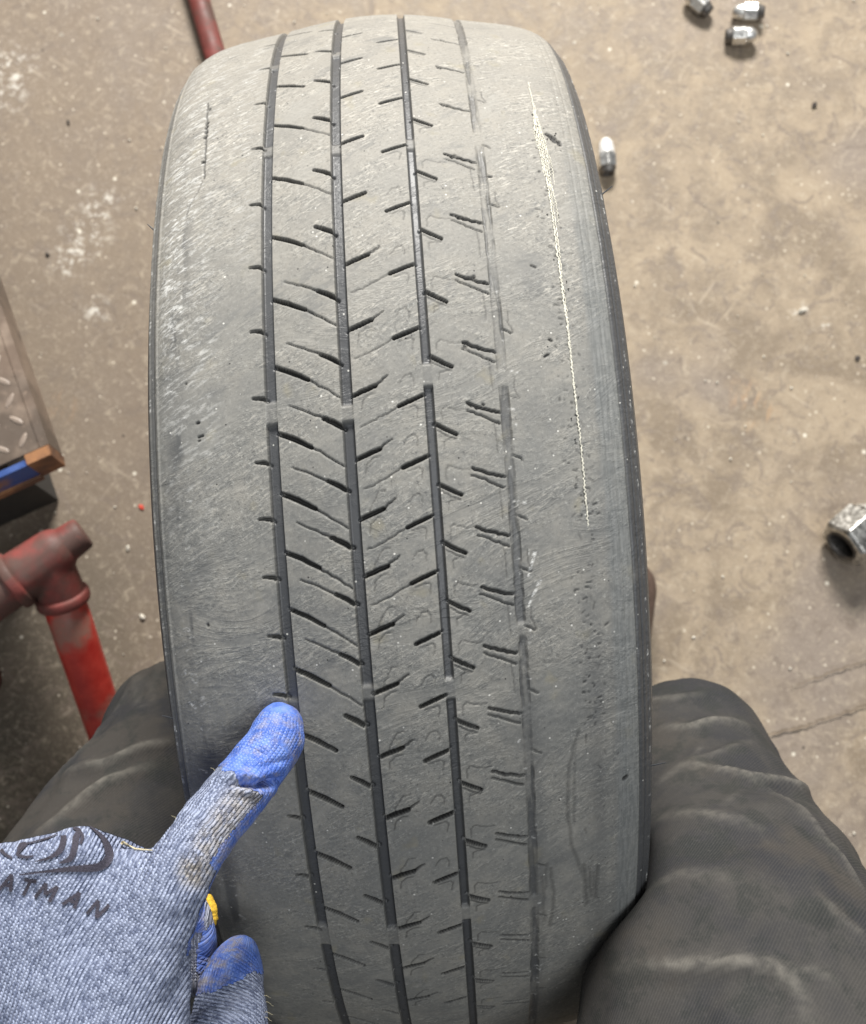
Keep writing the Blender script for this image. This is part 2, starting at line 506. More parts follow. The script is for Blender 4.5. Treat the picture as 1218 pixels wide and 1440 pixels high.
# ------------------------------------------------------------------ floor
n = 121
g = np.linspace(-1, 1, n)
g = np.sign(g) * np.abs(g) ** 2.2 * 6.0
X, Y = np.meshgrid(g, g, indexing='ij')
Z = (fbm(X * 9, Y * 9, 3) - 0.5) * 0.0016 * np.exp(-(X ** 2 + Y ** 2) / 4)
Z -= 0.0008
idx = np.arange(n * n).reshape(n, n)
F = np.stack([idx[:-1, :-1], idx[1:, :-1], idx[1:, 1:], idx[:-1, 1:]], -1).reshape(-1, 4)
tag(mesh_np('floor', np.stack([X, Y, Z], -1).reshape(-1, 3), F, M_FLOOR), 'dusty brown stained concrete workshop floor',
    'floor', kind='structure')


def ribbon(pts, half, z):
    V, Fs = [], []
    for i, q in enumerate(pts):
        a, b = pts[max(0, i - 1)], pts[min(len(pts) - 1, i + 1)]
        t = np.array(b[:2]) - np.array(a[:2])
        t /= np.linalg.norm(t)
        nn = np.array([-t[1], t[0]])
        h = half * random.uniform(0.5, 1.4) * min(1, 4 * min(i, len(pts) - 1 - i) / len(pts) + 0.1)
        V += [(q[0] + nn[0] * h, q[1] + nn[1] * h, z), (q[0], q[1], z - 0.0004), (q[0] - nn[0] * h, q[1] - nn[1] * h, z)]
        if i:
            k = 3 * i
            Fs += [(k - 3, k - 2, k + 1, k), (k - 2, k - 1, k + 2, k + 1)]
    return V, Fs


def crack(pxs, half, label):
    P = []
    for (a, b) in zip(pxs[:-1], pxs[1:]):
        for k in range(10):
            t = k / 10
            q = on_z(a[0] + (b[0] - a[0]) * t, a[1] + (b[1] - a[1]) * t)
            P.append((q[0] + random.gauss(0, 0.0007), q[1] + random.gauss(0, 0.0007)))
    V, Fs = ribbon(P, half, 0.0018)
    o = mesh_np('floor_crack', np.array(V), np.array(Fs), M_CRACK)
    return tag(o, label, 'crack', kind='structure')


crack([(1060, 1036), (1090, 1031), (1130, 1022), (1165, 1009), (1218, 992), (1290, 965)], 0.0012,
      'thin dark crack running across the concrete beside the right knee')
crack([(1110, 968), (1150, 952), (1190, 938), (1218, 930), (1270, 915)], 0.0008,
      'faint short crack in the concrete above the longer one')


# ------------------------------------------------------------------ tyre
R = 0.38
PR = np.array([(0, 0), (.02, .00085), (.04, .0034), (.058, .0068), (.075, .0098), (.09, .0130), (.1, .0165), (.108, .0220),
               (.1135, .0305), (.117, .043), (.1190, .056), (.1195, .07), (.119, .09), (.115, .12), (.106, .145), (.1, .165), (.098, .174)])


def profile():
    def wd(k):
        a = PR.copy()
        a[:, 0] = np.where(a[:, 0] > .05, .05 + (a[:, 0] - .05) * k, a[:, 0])
        return a
    q = np.concatenate([wd(1.145)[:0:-1] * [-1, 1], wd(1.085)])
    t = np.concatenate([[0], np.cumsum(np.linalg.norm(np.diff(q, axis=0), axis=1) ** .5)])
    m = np.zeros_like(q)
    m[1:-1] = (q[2:] - q[:-2]) / (t[2:] - t[:-2])[:, None]
    m[0] = (q[1] - q[0]) / (t[1] - t[0])
    m[-1] = (q[-1] - q[-2]) / (t[-1] - t[-2])
    out = []
    for i in range(len(q) - 1):
        h = t[i + 1] - t[i]
        x = np.linspace(0, 1, 60, endpoint=False)[:, None]
        out.append((2 * x**3 - 3 * x**2 + 1) * q[i] + (x**3 - 2 * x * x + x) * h * m[i]
                   + (-2 * x**3 + 3 * x * x) * q[i + 1] + (x**3 - x * x) * h * m[i + 1])
    out = np.concatenate(out + [q[-1:]])
    v = np.concatenate([[0], np.cumsum(np.linalg.norm(np.diff(out, axis=0), axis=1))])
    v -= v[np.argmin(np.abs(out[:, 0]))]
    return v, out[:, 0], R - out[:, 1]


PV, PU, PRR = profile()
GR = [(-.0617, -.0556), (-.0242, -.0181), (.0158, .0207), (.0522, .0576)]      # groove edges across the tread
VLO, VHI = -.140, .138
cuts = [VLO] + [e for gq in GR for e in gq] + [VHI]
vs, edge_i = [VLO], [0]
for a, b in zip(cuts[:-1], cuts[1:]):
    k = max(2, int(round((b - a) / .00056)))
    vs += list(np.linspace(a, b, k + 1)[1:])
    edge_i.append(len(vs) - 1)
vs = np.array(vs)
t0, t1 = math.radians(-69), math.radians(67)
th_f = np.arange(t0, t1, .00062 / R)
th_c = np.linspace(t1, t0 + 2 * math.pi, 90)[:-1]
TH = np.concatenate([th_f, th_c])
NT_, NV = len(TH), len(vs)
NF = len(th_f)
S, VV = np.meshgrid(th_f * R, vs, indexing='ij')
Sm, Vm = S * 1e3, VV * 1e3                     # millimetres
D = np.zeros((NF, NV), np.float32)              # height above the profile, metres
CUT = np.zeros((NF, NV), np.float32)
WHT = np.zeros((NF, NV), np.float32)
DUST = np.ones((NF, NV), np.float32)


def stroke(pts, wid, depth, dark=0.0, white=0.0, aa=.32):
    """carve a line through (s, v) points in mm; wid may be a list of widths per point"""
    pts = np.asarray(pts, float)
    wid = np.atleast_1d(np.asarray(wid, float))
    wd = np.interp(np.linspace(0, 1, len(pts)), np.linspace(0, 1, len(wid)), wid) if len(wid) > 1 else np.full(len(pts), wid[0])
    mg = wd.max() + 1.2
    i0, i1 = np.searchsorted(th_f * R * 1e3, [pts[:, 0].min() - mg, pts[:, 0].max() + mg])
    j0, j1 = np.searchsorted(vs * 1e3, [pts[:, 1].min() - mg, pts[:, 1].max() + mg])
    if i1 - i0 < 2 or j1 - j0 < 2:
        return
    A, B = Sm[i0:i1, j0:j1], Vm[i0:i1, j0:j1]
    best = np.full(A.shape, -9.0)
    for k in range(len(pts) - 1):
        d = pts[k + 1] - pts[k]
        L2 = max(1e-9, (d ** 2).sum())
        t = np.clip(((A - pts[k, 0]) * d[0] + (B - pts[k, 1]) * d[1]) / L2, 0, 1)
        dist = np.hypot(A - pts[k, 0] - t * d[0], B - pts[k, 1] - t * d[1])
        best = np.maximum(best, (wd[k] + (wd[k + 1] - wd[k]) * t) / 2 - dist)
    f = np.clip(best / aa * .5 + .5, 0, 1)
    D[i0:i1, j0:j1] = np.minimum(D[i0:i1, j0:j1], -depth * 1e-3 * f)
    if dark:
        fc = np.clip((best + (.38 if wd.max() > 1.0 and depth > 2 else .1)) / aa * .5 + .5, 0, 1)
        CUT[i0:i1, j0:j1] = np.maximum(CUT[i0:i1, j0:j1], dark * fc)
    if white:
        WHT[i0:i1, j0:j1] = np.maximum(WHT[i0:i1, j0:j1], white * f)


def deg(t):
    return math.radians(t) * R * 1e3


# large, shallow unevenness of the worn surface
D += ((fbm(Sm / 9, Vm / 9, 21, 3) - .5) * .00028 + (fbm(Sm / 2.2, Vm / 3.0, 31, 3) - .5) * .00018).astype(np.float32)
ss, cc = math.sin(.42), math.cos(.42)
D += ((fbm((Sm * cc + Vm * ss) / .95, (-Sm * ss + Vm * cc) / 4.2, 51, 2) - .5) * .00026 * sm(-60, 120, Sm) * sm(.4, .6, fbm(Sm / 26, Vm / 26, 91))).astype(np.float32)

jit = lambda k=.35: random.gauss(0, k)
rough_line = lambda pts, k=.18: [(a + jit(k), b + jit(k)) for a, b in pts]
dens = lambda pts, nn=5: [(pts[i][0] + (pts[i + 1][0] - pts[i][0]) * t / nn, pts[i][1] + (pts[i + 1][1] - pts[i][1]) * t / nn)
                          for i in range(len(pts) - 1) for t in range(nn)] + [tuple(pts[-1])]
SIPES = dict(
    A=[46.9, 38.5, 31.5, 25.0, 18.3, 12.1, 6.4, 0.8, -4.3, -8.8, -13.1, -17.3, -21.8, -26.9, -31.7, -37.5, -43.4, -49.4, -55.3, -61.5],
    B=[43.8, 36.5, 30.0, 24.0, 17.4, 11.5, 5.7, 0.5, -4.4, -9.0, -13.1, -17.2, -21.6, -26.3, -31.3, -36.7, -42.6, -48.2, -53.9, -59.7],
    C=[43.9, 36.1, 29.0, 22.3, 15.7, 9.5, 3.9, -1.5, -6.4, -10.6, -14.9, -19.3, -23.8, -28.8, -34.1, -39.9, -46.0, -52.0, -58.2],
    D=[40.2, 33.3, 27.1, 20.8, 14.4, 8.5, 3.0, -2.1, -6.8, -11.1, -15.2, -19.4, -23.8, -28.8, -34.0, -39.8, -45.5, -50.9, -56.5],
    E=[38.2, 32.2, 26.4, 20.1, 13.8, 8.1, 2.8, -2.4, -6.9, -11.2, -15.2, -19.6, -24.3, -28.6, -33.9, -39.7, -45.5, -51.3, -56.6],
    F=[41.3, 35.4, 29.5, 23.4, 17.1, 11.2, 5.7, 0.5, -4.6, -9.0, -13.2, -17.4, -21.6, -26.3, -31.4, -36.6, -42.3, -48.1, -53.6, -58.9],
    I=[44.3, 37.9, 31.3, 24.8, 18.2, 11.8, 6.3, 0.7, -4.0, -8.8, -13.1, -17.4, -21.8, -26.5, -31.7, -37.3, -43.3, -48.6, -54.4, -60.0],
    J=[40.6, 33.3, 26.8, 20.5, 13.9, 8.1, 2.6, -2.6, -7.2, -11.6, -15.5, -19.8, -24.7, -29.6, -34.6, -40.3, -46.2, -52.4, -58.1])


def fam(key, v0, pts, wid, depth, dark=0., rgh=.07, cond=None, scale=True):
    for tdeg in SIPES[key]:
        if cond and not cond(tdeg):
            continue
        s0 = deg(tdeg)
        P = dens([(s0 + ds, v0 + dv) for dv, ds in pts], 4)
        W = np.interp(np.linspace(0, 1, len(P)), np.linspace(0, 1, len(wid)), wid)
        far = 1 + .45 * sm(-18, -46, tdeg) + .25 * sm(12, 36, tdeg)
        stroke(rough_line(P, rgh / far ** 2), W * random.uniform(.85, 1.1) * far, depth / far, min(1, dark * (1 + .15 * (far > 1.2))))


# (across, along) offsets in mm of each family, from its mouth at the groove
fam('A', -56, [(-.5, .3), (8, -3.7), (16.4, -8.6)], [1.5, 1.9, 1.3], 4.5, .9)
fam('A', -56, [(16, -8.4), (23.8, -13.7), (31.9, -19.5)], [.85, .7, .55], 1.2, .8, .2, lambda t: -22 < t < 30)
fam('B', -23.5, [(.4, -.3), (-4.8, 3.2), (-9.5, 5.7)], [1.7, 1.9, 1.3], 4.5, .9)
fam('B', -23.5, [(-9.3, 5.6), (-17.3, 9.8), (-26.1, 13.8)], [.85, .7, .45], 1.2, .8, .2, lambda t: -22 < t < 10)
fam('C', -61.2, [(.4, -1.6), (-1.0, -.2), (-3.3, .3), (-6.5, .6)], [1.5, 1.5, 1.3, .8], 3.0, .8)
fam('D', -18.4, [(-.4, -.2), (6, 2.3), (11.6, 4.3)], [1.4, 1.7, 1.4], 4.5, .9)
fam('D', -18.4, [(11.3, 4.2), (14.9, 6.9), (17.4, 8.7)], [1.0, .8, .5], 1.1, .75, .25, lambda t: t < 12)
fam('E', 15.6, [(.6, .2), (-6.3, -2.5), (-12.0, -4.8)], [1.2, 1.5, 1.4], 4.5, .9)
fam('E', 15.6, [(-12, -4.8), (-20, -9.1), (-26.5, -12.2), (-31.8, -13.7)], [.6, .55, .5, .4], .8, .65, .25, lambda t: -16 < t < 12)
fam('E', 15.6, [(-10.3, -6.7), (-4.3, -5.0), (-2.9, -6.3), (-3.8, -11.1)], [.4, .45, .45, .3], .5, .55, .15, lambda t: -45 < t < 22)
fam('E', 15.6, [(-11, 6.2), (-8.6, 9.9), (-5.4, 10.9), (-4.0, 8.4), (-4.4, 5.1)], [.3, .45, .45, .4, .3], .5, .5, .2, lambda t: -40 < t < 14)
fam('D', -18.4, [(4.1, -7.3), (4.9, -2.7), (8.2, .1), (11.3, .7)], [.4, .45, .45, .35], .5, .55, .15, lambda t: t < 6)
fam('D', -18.4, [(4.3, .4), (5.5, 5.7), (9.8, 12.4), (13, 12.9)], [.3, .4, .4, .3], .5, .5, .25, lambda t: t < -8)
fam('F', 20.3, [(-.4, .2), (4.6, -2.8), (10, -5.6)], [1.3, 1.4, 1.1], 4.0, .85)
fam('F', 20.3, [(.8, -3.2), (5.2, -6.0), (9.6, -7.6)], [.5, .55, .4], .6, .75, .15)
fam('F', 20.3, [(3.4, -12.1), (3.7, -8.6), (6.4, -7.6), (9.4, -7.8), (10.4, -6)], [.3, .45, .45, .4, .3], .5, .55, .15, lambda t: t < 24)
fam('F', 20.3, [(3.4, 1.6), (3.4, 6.7), (5.4, 8.5), (8.8, 7.2), (12.2, 6.4), (15.6, 6.7)], [.3, .45, .45, .4, .35, .25], .5, .5, .2, lambda t: t < 20)
fam('I', 51.9, [(.4, .4), (-3.5, 1.2), (-9.3, 3.1), (-15.5, 5.7)], [.8, 1.0, 1.2, .9], 2.2, .85, .28)
fam('I', 51.9, [(-.5, -4.9), (-3.8, -3.5), (-9.6, -.6), (-15.8, 2.0)], [.9, .85, .8, .7], 1.2, .75, .2, lambda t: t < 20)
fam('I', 51.9, [(-2.3, -19.7), (-2.6, -12.0), (-3.2, -3.5)], [.35, .45, .45], .5, .5, .2, lambda t: -25 < t < 22)
fam('J', 57.4, [(-.6, .2), (3.9, -2.3)], [1.0, .6], 1.2, .55, .2, lambda t: random.random() < .75)
fam('J', 57.4, [(-1, .4), (2.3, -1.5), (4.8, -2.0), (2.7, 3.7), (3.1, 8.9)], [.3, .35, .4, .35, .25], .5, .65, .2, lambda t: t > -30 and random.random() < .4)
# crumbs torn at some right-hand sipes
for tdeg in SIPES['I'][1:9]:
    for _ in range(3):
        a, b = deg(tdeg) + random.uniform(2.5, 5.5), 51.9 - random.uniform(6, 15)
        stroke([(a, b), (a + jit(.8), b + jit(.8))], random.uniform(.8, 1.6), 1.5, .7)
# shoulder cuts, nicks, gouges
ref = -0.1908 * R * 1e3
box = [(281, -97.2), (260, -96), (237, -95), (205, -94)]
stroke(rough_line(dens([(a + ref, b) for a, b in box], 8), .2), .7, 1.0, .8)
for a in (272, 256, 252, 247, 242, 219):
    stroke([(a + ref, -95.8 + jit(.4)), (a + ref + .8, -95.4)], 2.0, 1.6, .9)
for a, e in ((274, -88), (237, -85), (189, -90)):
    stroke(rough_line(dens([(a + ref, -95.5), (a + ref + 2, e)], 6), .15), .4, .4, .4)
stroke(rough_line(dens([(203 + ref, -94.5), (192 + ref, -99), (178 + ref, -104)], 6), .3), .7, .7, .4)
for P, W in (([(-118, 80.5), (-137, 75.1), (-167, 73.6), (-187, 75.9), (-209, 81.6)], 1.3),
             ([(-122, 79), (-150, 77.5), (-172, 77)], .5), ([(-203, 82), (-218, 83.2), (-234, 84)], 2.2), ([(-206, 85.5), (-228, 86)], 1.4), ([(-205, 90), (-218, 89), (-230, 89)], 1.6), ([(-209, 87.5), (-226, 88)], .9),
             ([(-200, 64), (-222, 66), (-245, 63.5)], 1.5), ([(-196, 62), (-215, 61)], 1.0), ([(-205, 59.5), (-240, 60.5)], .9)):
    stroke(rough_line(dens([(a + ref, b) for a, b in P], 6), .25), W, .45, .42, aa=.9)
stroke(rough_line(dens([(222 + ref, 93.5), (219 + ref, 96), (215 + ref, 100)], 5), .5), [2.0, 3.2, 2.2], 1.6, .9)
for a, b, wd in ((54, -96.7, 1.4), (46.7, -96.2, 1.1), (45, -95.6, .9), (75.7, -101.8, .8), (-47.8, -97.8, 1.0), (184, 59.2, 1.6), (230, 54, 1.1),
                 (222, 87.5, 1.3), (190, 86, 1.2), (125, 77, .9), (84, 80, 1.2), (76, 79, 1.0), (-150, 106, 2.2)):
    stroke([(a + ref, b), (a + ref + jit(1), b + jit(1.2))], wd, .9, .9)
for _ in range(170):        # fine nicks round the bared cord and down the right shoulder
    a, b = random.uniform(-120, 230), random.gauss(89, 3.2)
    stroke([(a + ref, b), (a + ref + jit(.5), b + jit(1.0))], random.uniform(.4, .9), .5, random.uniform(.3, .8))
for _ in range(60):
    a, b = random.uniform(-330, 60), random.gauss(91, 5)
    stroke([(a + ref, b), (a + ref + jit(1.5), b + jit(1.2))], random.uniform(.4, .9), .25, random.uniform(.2, .6))
for (a, b, a2, b2) in ((-57, 59, -45, 65.5), (-42, 60, -31, 64)):
    stroke(dens([(a + ref + 8, b), (a2 + ref + 8, b2)], 4), [1.0, 1.8], .2, 0, 1.0)
# pale crumbs caught on the left shoulder
for _ in range(150):
    a = random.choice((random.gauss(135, 22), random.gauss(110, 30), random.uniform(-260, 200)))
    b = -111 + jit(3.5) + (0 if a > 60 else 4)
    stroke([(a + ref, b), (a + ref + jit(1.2), b + jit(2.0))], random.uniform(.6, 1.5), -.12, 0, random.uniform(.3, .8))
for _ in range(45):
    a, b = random.uniform(-420, 120), random.gauss(57, 2.2)
    stroke([(a + ref, b), (a + ref + jit(.8), b + jit(1.0))], random.uniform(.5, 1.3), -.1, 0, random.uniform(.5, 1))

# grooves: flat floor, steep walls, wear bars across them
BARS = [[(37.2, 36.2), (22.5, 21.4), (-1.9, -3.5), (-24.3, -25.3), (-45.8, -48.2)], [(36.7, 35.8), (21.0, 20.0), (-2.8, -3.9), (-23.3, -24.3), (-45.7, -47.6)],
        [(20.9, 19.8), (-.1, -1.7), (-23.2, -24.6), (-43.6, -45.0)], [(21.9, 20.4), (-.8, -1.9), (-19.6, -20.5), (-43.8, -45.1)]]
DEPTH = [2.6, 2.7, 2.4, 1.2]
bar_rise = [[.35, .45, .9, .45, .88], [.5, .4, .9, .6, .9], [.55, .93, .95, .97], [.95, .9, .85, .9]]
TW = th_f * 180 / math.pi
for k, (a, b) in enumerate(GR):
    j0, j1 = edge_i[2 * k + 1], edge_i[2 * k + 2]
    vv = vs[j0:j1 + 1]
    edge = np.minimum(vv - a, b - vv) * 1e3
    wob = 0 if k < 3 else 1
    full = sm(0, .75 if k < 3 else 1.4, edge)[None, :]
    if k == 3:
        rag = (fbm(S[:, j0:j1 + 1] * 110, VV[:, j0:j1 + 1] * 200, 78) - .5) * 3.4
        full = sm(-.2, 1.1, edge[None, :] + rag) * (edge[None, :] > .05)
        full = full * (.25 + .75 * sm(.36, .60, fbm(S[:, j0:j1 + 1] * 42, VV[:, j0:j1 + 1] * 420, 77)))
    lift = np.zeros(NF)
    for (hi, lo), rs in zip(BARS[k], bar_rise[k]):
        lift = np.maximum(lift, rs * sm(lo - .28, lo + .12, TW) * (1 - sm(hi - .12, hi + .28, TW)))
    dep = DEPTH[k] * (1 - lift)[:, None] * full
    D[:, j0:j1 + 1] = np.where(edge[None, :] > 0, -dep * 1e-3 + (D[:, j0:j1 + 1] * .35), D[:, j0:j1 + 1])
    dd = .06 if k < 3 else .30
    DUST[:, j0:j1 + 1] = np.clip(1 - full * (1 - dd) + .7 * full * lift[:, None], 0, 1)
    CUT[:, j0:j1 + 1] *= .5
    CUT[:, j0:j1 + 1] = np.maximum(CUT[:, j0:j1 + 1], .45 * np.exp(-((edge - .7) / .55) ** 2)[None, :] * (1 - lift)[:, None] * (1 if k < 3 else .5))
# circumferential bands: smooth bluish rubber beyond the worn right shoulder, ribs on both buttress edges
band = sm(.0965, .100, VV + .002 * (fbm(S * 30, VV * 0 + 3, 5) - .5)) * sm(deg(34) / 1e3, deg(5) / 1e3, S)
DUST *= (1 - .15 * band).astype(np.float32)
band2 = sm(.1065, .1085, VV) * (1 - sm(.1135, .1150, VV))
DUST += (.22 * band2 * band).astype(np.float32)
DUST *= (1 - .88 * sm(.1150, .1162, VV)).astype(np.float32)
DUST *= (1 - .62 * sm(-.1225, -.1255, VV)).astype(np.float32)
dk = np.exp(-((VV - .090) / .006) ** 2) * sm(-.02, -.16, S) * .35 + np.exp(-((VV - .0565) / .005) ** 2) * sm(-.03, -.2, S) * .4
DUST *= (1 - dk * (.4 + .9 * fbm(S * 18, VV * 120, 61))).astype(np.float32).clip(0, 1)
dl = np.exp(-((VV + .106) / .0065) ** 2) * (.12 + .55 * sm(.45, .62, fbm(S * 34, VV * 160, 63))) * sm(deg(26) / 1e3, deg(12) / 1e3, S)
DUST *= (1 - dl).astype(np.float32).clip(0, 1)
DUST *= (.80 + .40 * fbm(S * 45, VV * 45, 41)).astype(np.float32)
for v0, wd, h in ((.1155, .0006, -.0012), (.1205, .0007, -.0008), (.1262, .0012, .0007), (.1305, .0010, .0006), (.1042, .0005, -.0003), (.1085, .0005, -.00035),
                  (-.1205, .0007, .0007), (-.1245, .0009, -.0010), (-.1285, .0011, .0009), (-.1335, .0010, -.0006)):
    D += (h * np.exp(-((VV - v0) / wd) ** 2)).astype(np.float32)
for v0, wd in ((.1155, .0005), (.1205, .0005), (-.1245, .0008), (-.1335, .0008)):
    CUT += (.5 * np.exp(-((VV - v0) / wd) ** 2)).astype(np.float32)
DUST += (.30 * np.exp(-((VV + .1285) / .0012) ** 2)).astype(np.float32)
WHT += (sm(.60, .75, fbm(S * 300, VV * 500, 71)) * (np.exp(-((VV - .1262) / .0012) ** 2) + .8 * np.exp(-((VV + .1285) / .0014) ** 2))).astype(np.float32)
ca, sa = math.cos(1.12), math.sin(1.12)
stk = sm(.50, .66, fbm((Sm * ca + Vm * sa) / 7.5, (-Sm * sa + Vm * ca) / 1.5, 93, 3))
zone = sm(-.078, -.094, VV) * (1 - sm(-.114, -.122, VV)) * sm(deg(-22) / 1e3, deg(8) / 1e3, S) * .62
zone += np.exp(-((VV + .072) / .007) ** 2) * sm(deg(6) / 1e3, deg(16) / 1e3, S) * .45
zone += np.exp(-((VV + .110) / .005) ** 2) * np.exp(-((S - deg(14) / 1e3) / .055) ** 2) * .55
WHT += (stk * zone * (.3 + .9 * fbm(S * 22, VV * 60, 97))).astype(np.float32)
DUST, CUT, WHT = DUST.clip(0, 1), CUT.clip(0, 1), WHT.clip(0, 1)

# whole ring: fine run in view, coarse run behind
pad = lambda A, fill: np.concatenate([A, np.repeat(fill[None, :], len(th_c), 0)])
plain = np.zeros(NV, np.float32)
for k in range(3):
    plain[edge_i[2 * k + 1] + 2:edge_i[2 * k + 2] - 1] = -DEPTH[k] * 1e-3
Dr, DUr, CUr, WHr = pad(D, plain), pad(DUST, DUST.mean(0)), pad(CUT, plain * 0), pad(WHT, plain * 0)
u = np.interp(vs, PV, PU)
r = np.interp(vs, PV, PRR)
du, dr = np.gradient(u, vs), np.gradient(r, vs)
L = np.hypot(du, dr)
nu, nr = -dr / L, du / L
Ug = u[None, :] + Dr * nu[None, :]
Rg = r[None, :] + Dr * nr[None, :]
PTS = np.stack([Ug, Rg * np.sin(TH)[:, None], R + Rg * np.cos(TH)[:, None]], -1)
TV = np.stack([np.repeat((TH * R)[:, None], NV, 1), np.repeat(vs[None, :], NT_, 0), Dr * 0], -1)

tyre = empty('tyre', (0, 0, 0))
tag(tyre, 'bald worn black tyre with bare cord showing, standing upright between the knees', 'tyre')


def ring_part(name, j0, j1, P=None, flip=False, mat=M_RUB):
    P = PTS[:, j0:j1 + 1]
    m = P.shape[1]
    ix = np.arange(NT_ * m).reshape(NT_, m)
    nx = np.roll(ix, -1, 0)
    Fq = np.stack([ix[:, :-1], ix[:, 1:], nx[:, 1:], nx[:, :-1]], -1).reshape(-1, 4)
    at_ = {'tread': ('FLOAT_VECTOR', TV[:, j0:j1 + 1]), 'dust': ('FLOAT', DUr[:, j0:j1 + 1]),
           'cut': ('FLOAT', CUr[:, j0:j1 + 1]), 'white': ('FLOAT', WHr[:, j0:j1 + 1])}
    return mesh_np(name, P.reshape(-1, 3), Fq, mat, tyre, True, at_)


names = ['shoulder_rib', 'groove', 'tread_rib', 'groove', 'tread_rib', 'groove', 'tread_rib', 'groove', 'shoulder_rib']
for k, nm in enumerate(names):
    o = ring_part(nm, edge_i[k], edge_i[k + 1])
    if k == 0:
        tag(o, 'left shoulder rib worn smooth with a row of small cuts')
    elif k == 8:
        tag(o, 'right shoulder rib worn through to the cord')
    elif k == 7:
        tag(o, 'faint rightmost groove almost worn away')


def revolve(name, uu, rr, vv, step, mat, dustv):
    T = np.linspace(0, 2 * math.pi, step, endpoint=False)
    Rr = np.asarray(rr)[None, :] + 0 * T[:, None]
    P = np.stack([np.repeat(np.asarray(uu)[None, :], step, 0), Rr * np.sin(T)[:, None], R + Rr * np.cos(T)[:, None]], -1)
    m = len(uu)
    ix = np.arange(step * m).reshape(step, m)
    nx = np.roll(ix, -1, 0)
    Fq = np.stack([ix[:, :-1], ix[:, 1:], nx[:, 1:], nx[:, :-1]], -1).reshape(-1, 4)
    tv = np.stack([np.repeat((T * R)[:, None], m, 1), np.repeat(np.asarray(vv)[None, :], step, 0), 0 * P[..., 0]], -1)
    z = np.zeros(step * m)
    return mesh_np(name, P.reshape(-1, 3), Fq, mat, tyre, True,
                   {'tread': ('FLOAT_VECTOR', tv), 'dust': ('FLOAT', z + dustv), 'cut': ('FLOAT', z), 'white': ('FLOAT', z)})


for a, b in ((PV[0], VLO), (VHI, PV[-1])):
    vv = np.linspace(a, b, 60)
    rib = sum(.0007 * np.exp(-((np.abs(vv) - q) / .0014) ** 2) for q in (.150, .172, .205, .255))
    uu = np.interp(vv, PV, PU) + np.sign(vv) * rib
    revolve('sidewall', uu, np.interp(vv, PV, PRR), vv, 360, M_RUB, .22)
iv = np.linspace(-.95, .95, 60)
iu = np.sin(iv * 1.62) * .106 * np.where(np.abs(iv) > .8, 1 - (np.abs(iv) - .8) * .35, 1)
ir = np.where(np.abs(iv) < .45, R - .016 - .02 * (iv / .45) ** 2, np.interp(np.abs(iv), [.45, .7, .95], [R - .036, .27, .206]))
revolve('inner_liner', iu, ir, iv * .25, 240, M_RUB, .05)
for sgn, q in ((-1, PU[0]), (1, PU[-1])):
    a = np.linspace(0, 2 * math.pi, 13)
    revolve('bead', q * .965 + .007 * np.cos(a), .2085 + .007 * np.sin(a), a * .01, 240, M_RUB, .15)


# bared white cord: thin wavy plies bedded in the right shoulder
def surf(s, v, h=0.0):
    t = s / R
    uu, rr2 = np.interp(v, PV, PU), np.interp(v, PV, PRR)
    e = 1e-4
    d_u, d_r = np.interp(v + e, PV, PU) - np.interp(v - e, PV, PU), np.interp(v + e, PV, PRR) - np.interp(v - e, PV, PRR)
    l = math.hypot(d_u, d_r)
    uu, rr2 = uu + h * -d_r / l, rr2 + h * d_u / l
    return np.array([uu, rr2 * math.sin(t), R + rr2 * math.cos(t)])


def tube_mesh(P, rad, k=6):
    P = np.asarray(P)
    rad = np.broadcast_to(rad, (len(P),))
    T = np.gradient(P, axis=0)
    T /= np.linalg.norm(T, axis=1)[:, None]
    ref_ = np.array([0.3, 0.2, 1.0])
    A = np.cross(T, ref_)
    A /= np.linalg.norm(A, axis=1)[:, None]
    B = np.cross(T, A)
    an = np.linspace(0, 2 * math.pi, k, endpoint=False)
    V = P[:, None] + rad[:, None, None] * (A[:, None] * np.cos(an)[None, :, None] + B[:, None] * np.sin(an)[None, :, None])
    ix = np.arange(len(P) * k).reshape(-1, k)
    nx = np.roll(ix, -1, 1)
    Fq = np.stack([ix[:-1], nx[:-1], nx[1:], ix[1:]], -1).reshape(-1, 4)
    return V.reshape(-1, 3), Fq


CP = np.array([(278.9, 88.9), (247.5, 88.8), (220.1, 88.5), (196.3, 89), (174.9, 89.3), (155.2, 89.4), (136.8, 89.3), (115.2, 89.5),
               (90.8, 89.9), (71.4, 89.8), (48.9, 90.2), (27, 90.8), (5.6, 90.8), (-15.8, 91.4)])
for off, s_hi, s_lo, rad in ((0, 279, 190, .00036), (-.1, 196, 96, .00046), (.1, 104, -15, .00048), (1.0, 258, 120, .00030), (.7, 132, 40, .00022), (-1.05, 248, 185, .00030), (2.05, 244, 168, .00030), (-2.0, 243, 205, .00024),
                             (3.1, 236, 196, .00026), (2.8, 190, 150, .00024), (4.0, 222, 178, .00022)):
    P = []
    for i, s_ in enumerate(np.arange(s_hi, s_lo, -1.1)):
        v_ = np.interp(-s_, -CP[:, 0], CP[:, 1]) + off * min(1, (s_hi - s_) / 25 + .15) * (1 if s_ > 100 else .6)
        v_ += (.20 if i % 2 else -.20) + random.gauss(0, .16)
        end = min(1, (s_hi - s_) / 8, (s_ - s_lo) / 10)
        P.append(surf((s_ + ref) * 1e-3, v_ * 1e-3, (.00028 if i % 2 else .00012) - .0007 * (1 - max(0, end))))
    V, Fq = tube_mesh(P, rad * (.8 + .5 * RNG.random(len(P))))
    mesh_np('bare_cord', V, Fq, M_CORD, tyre)
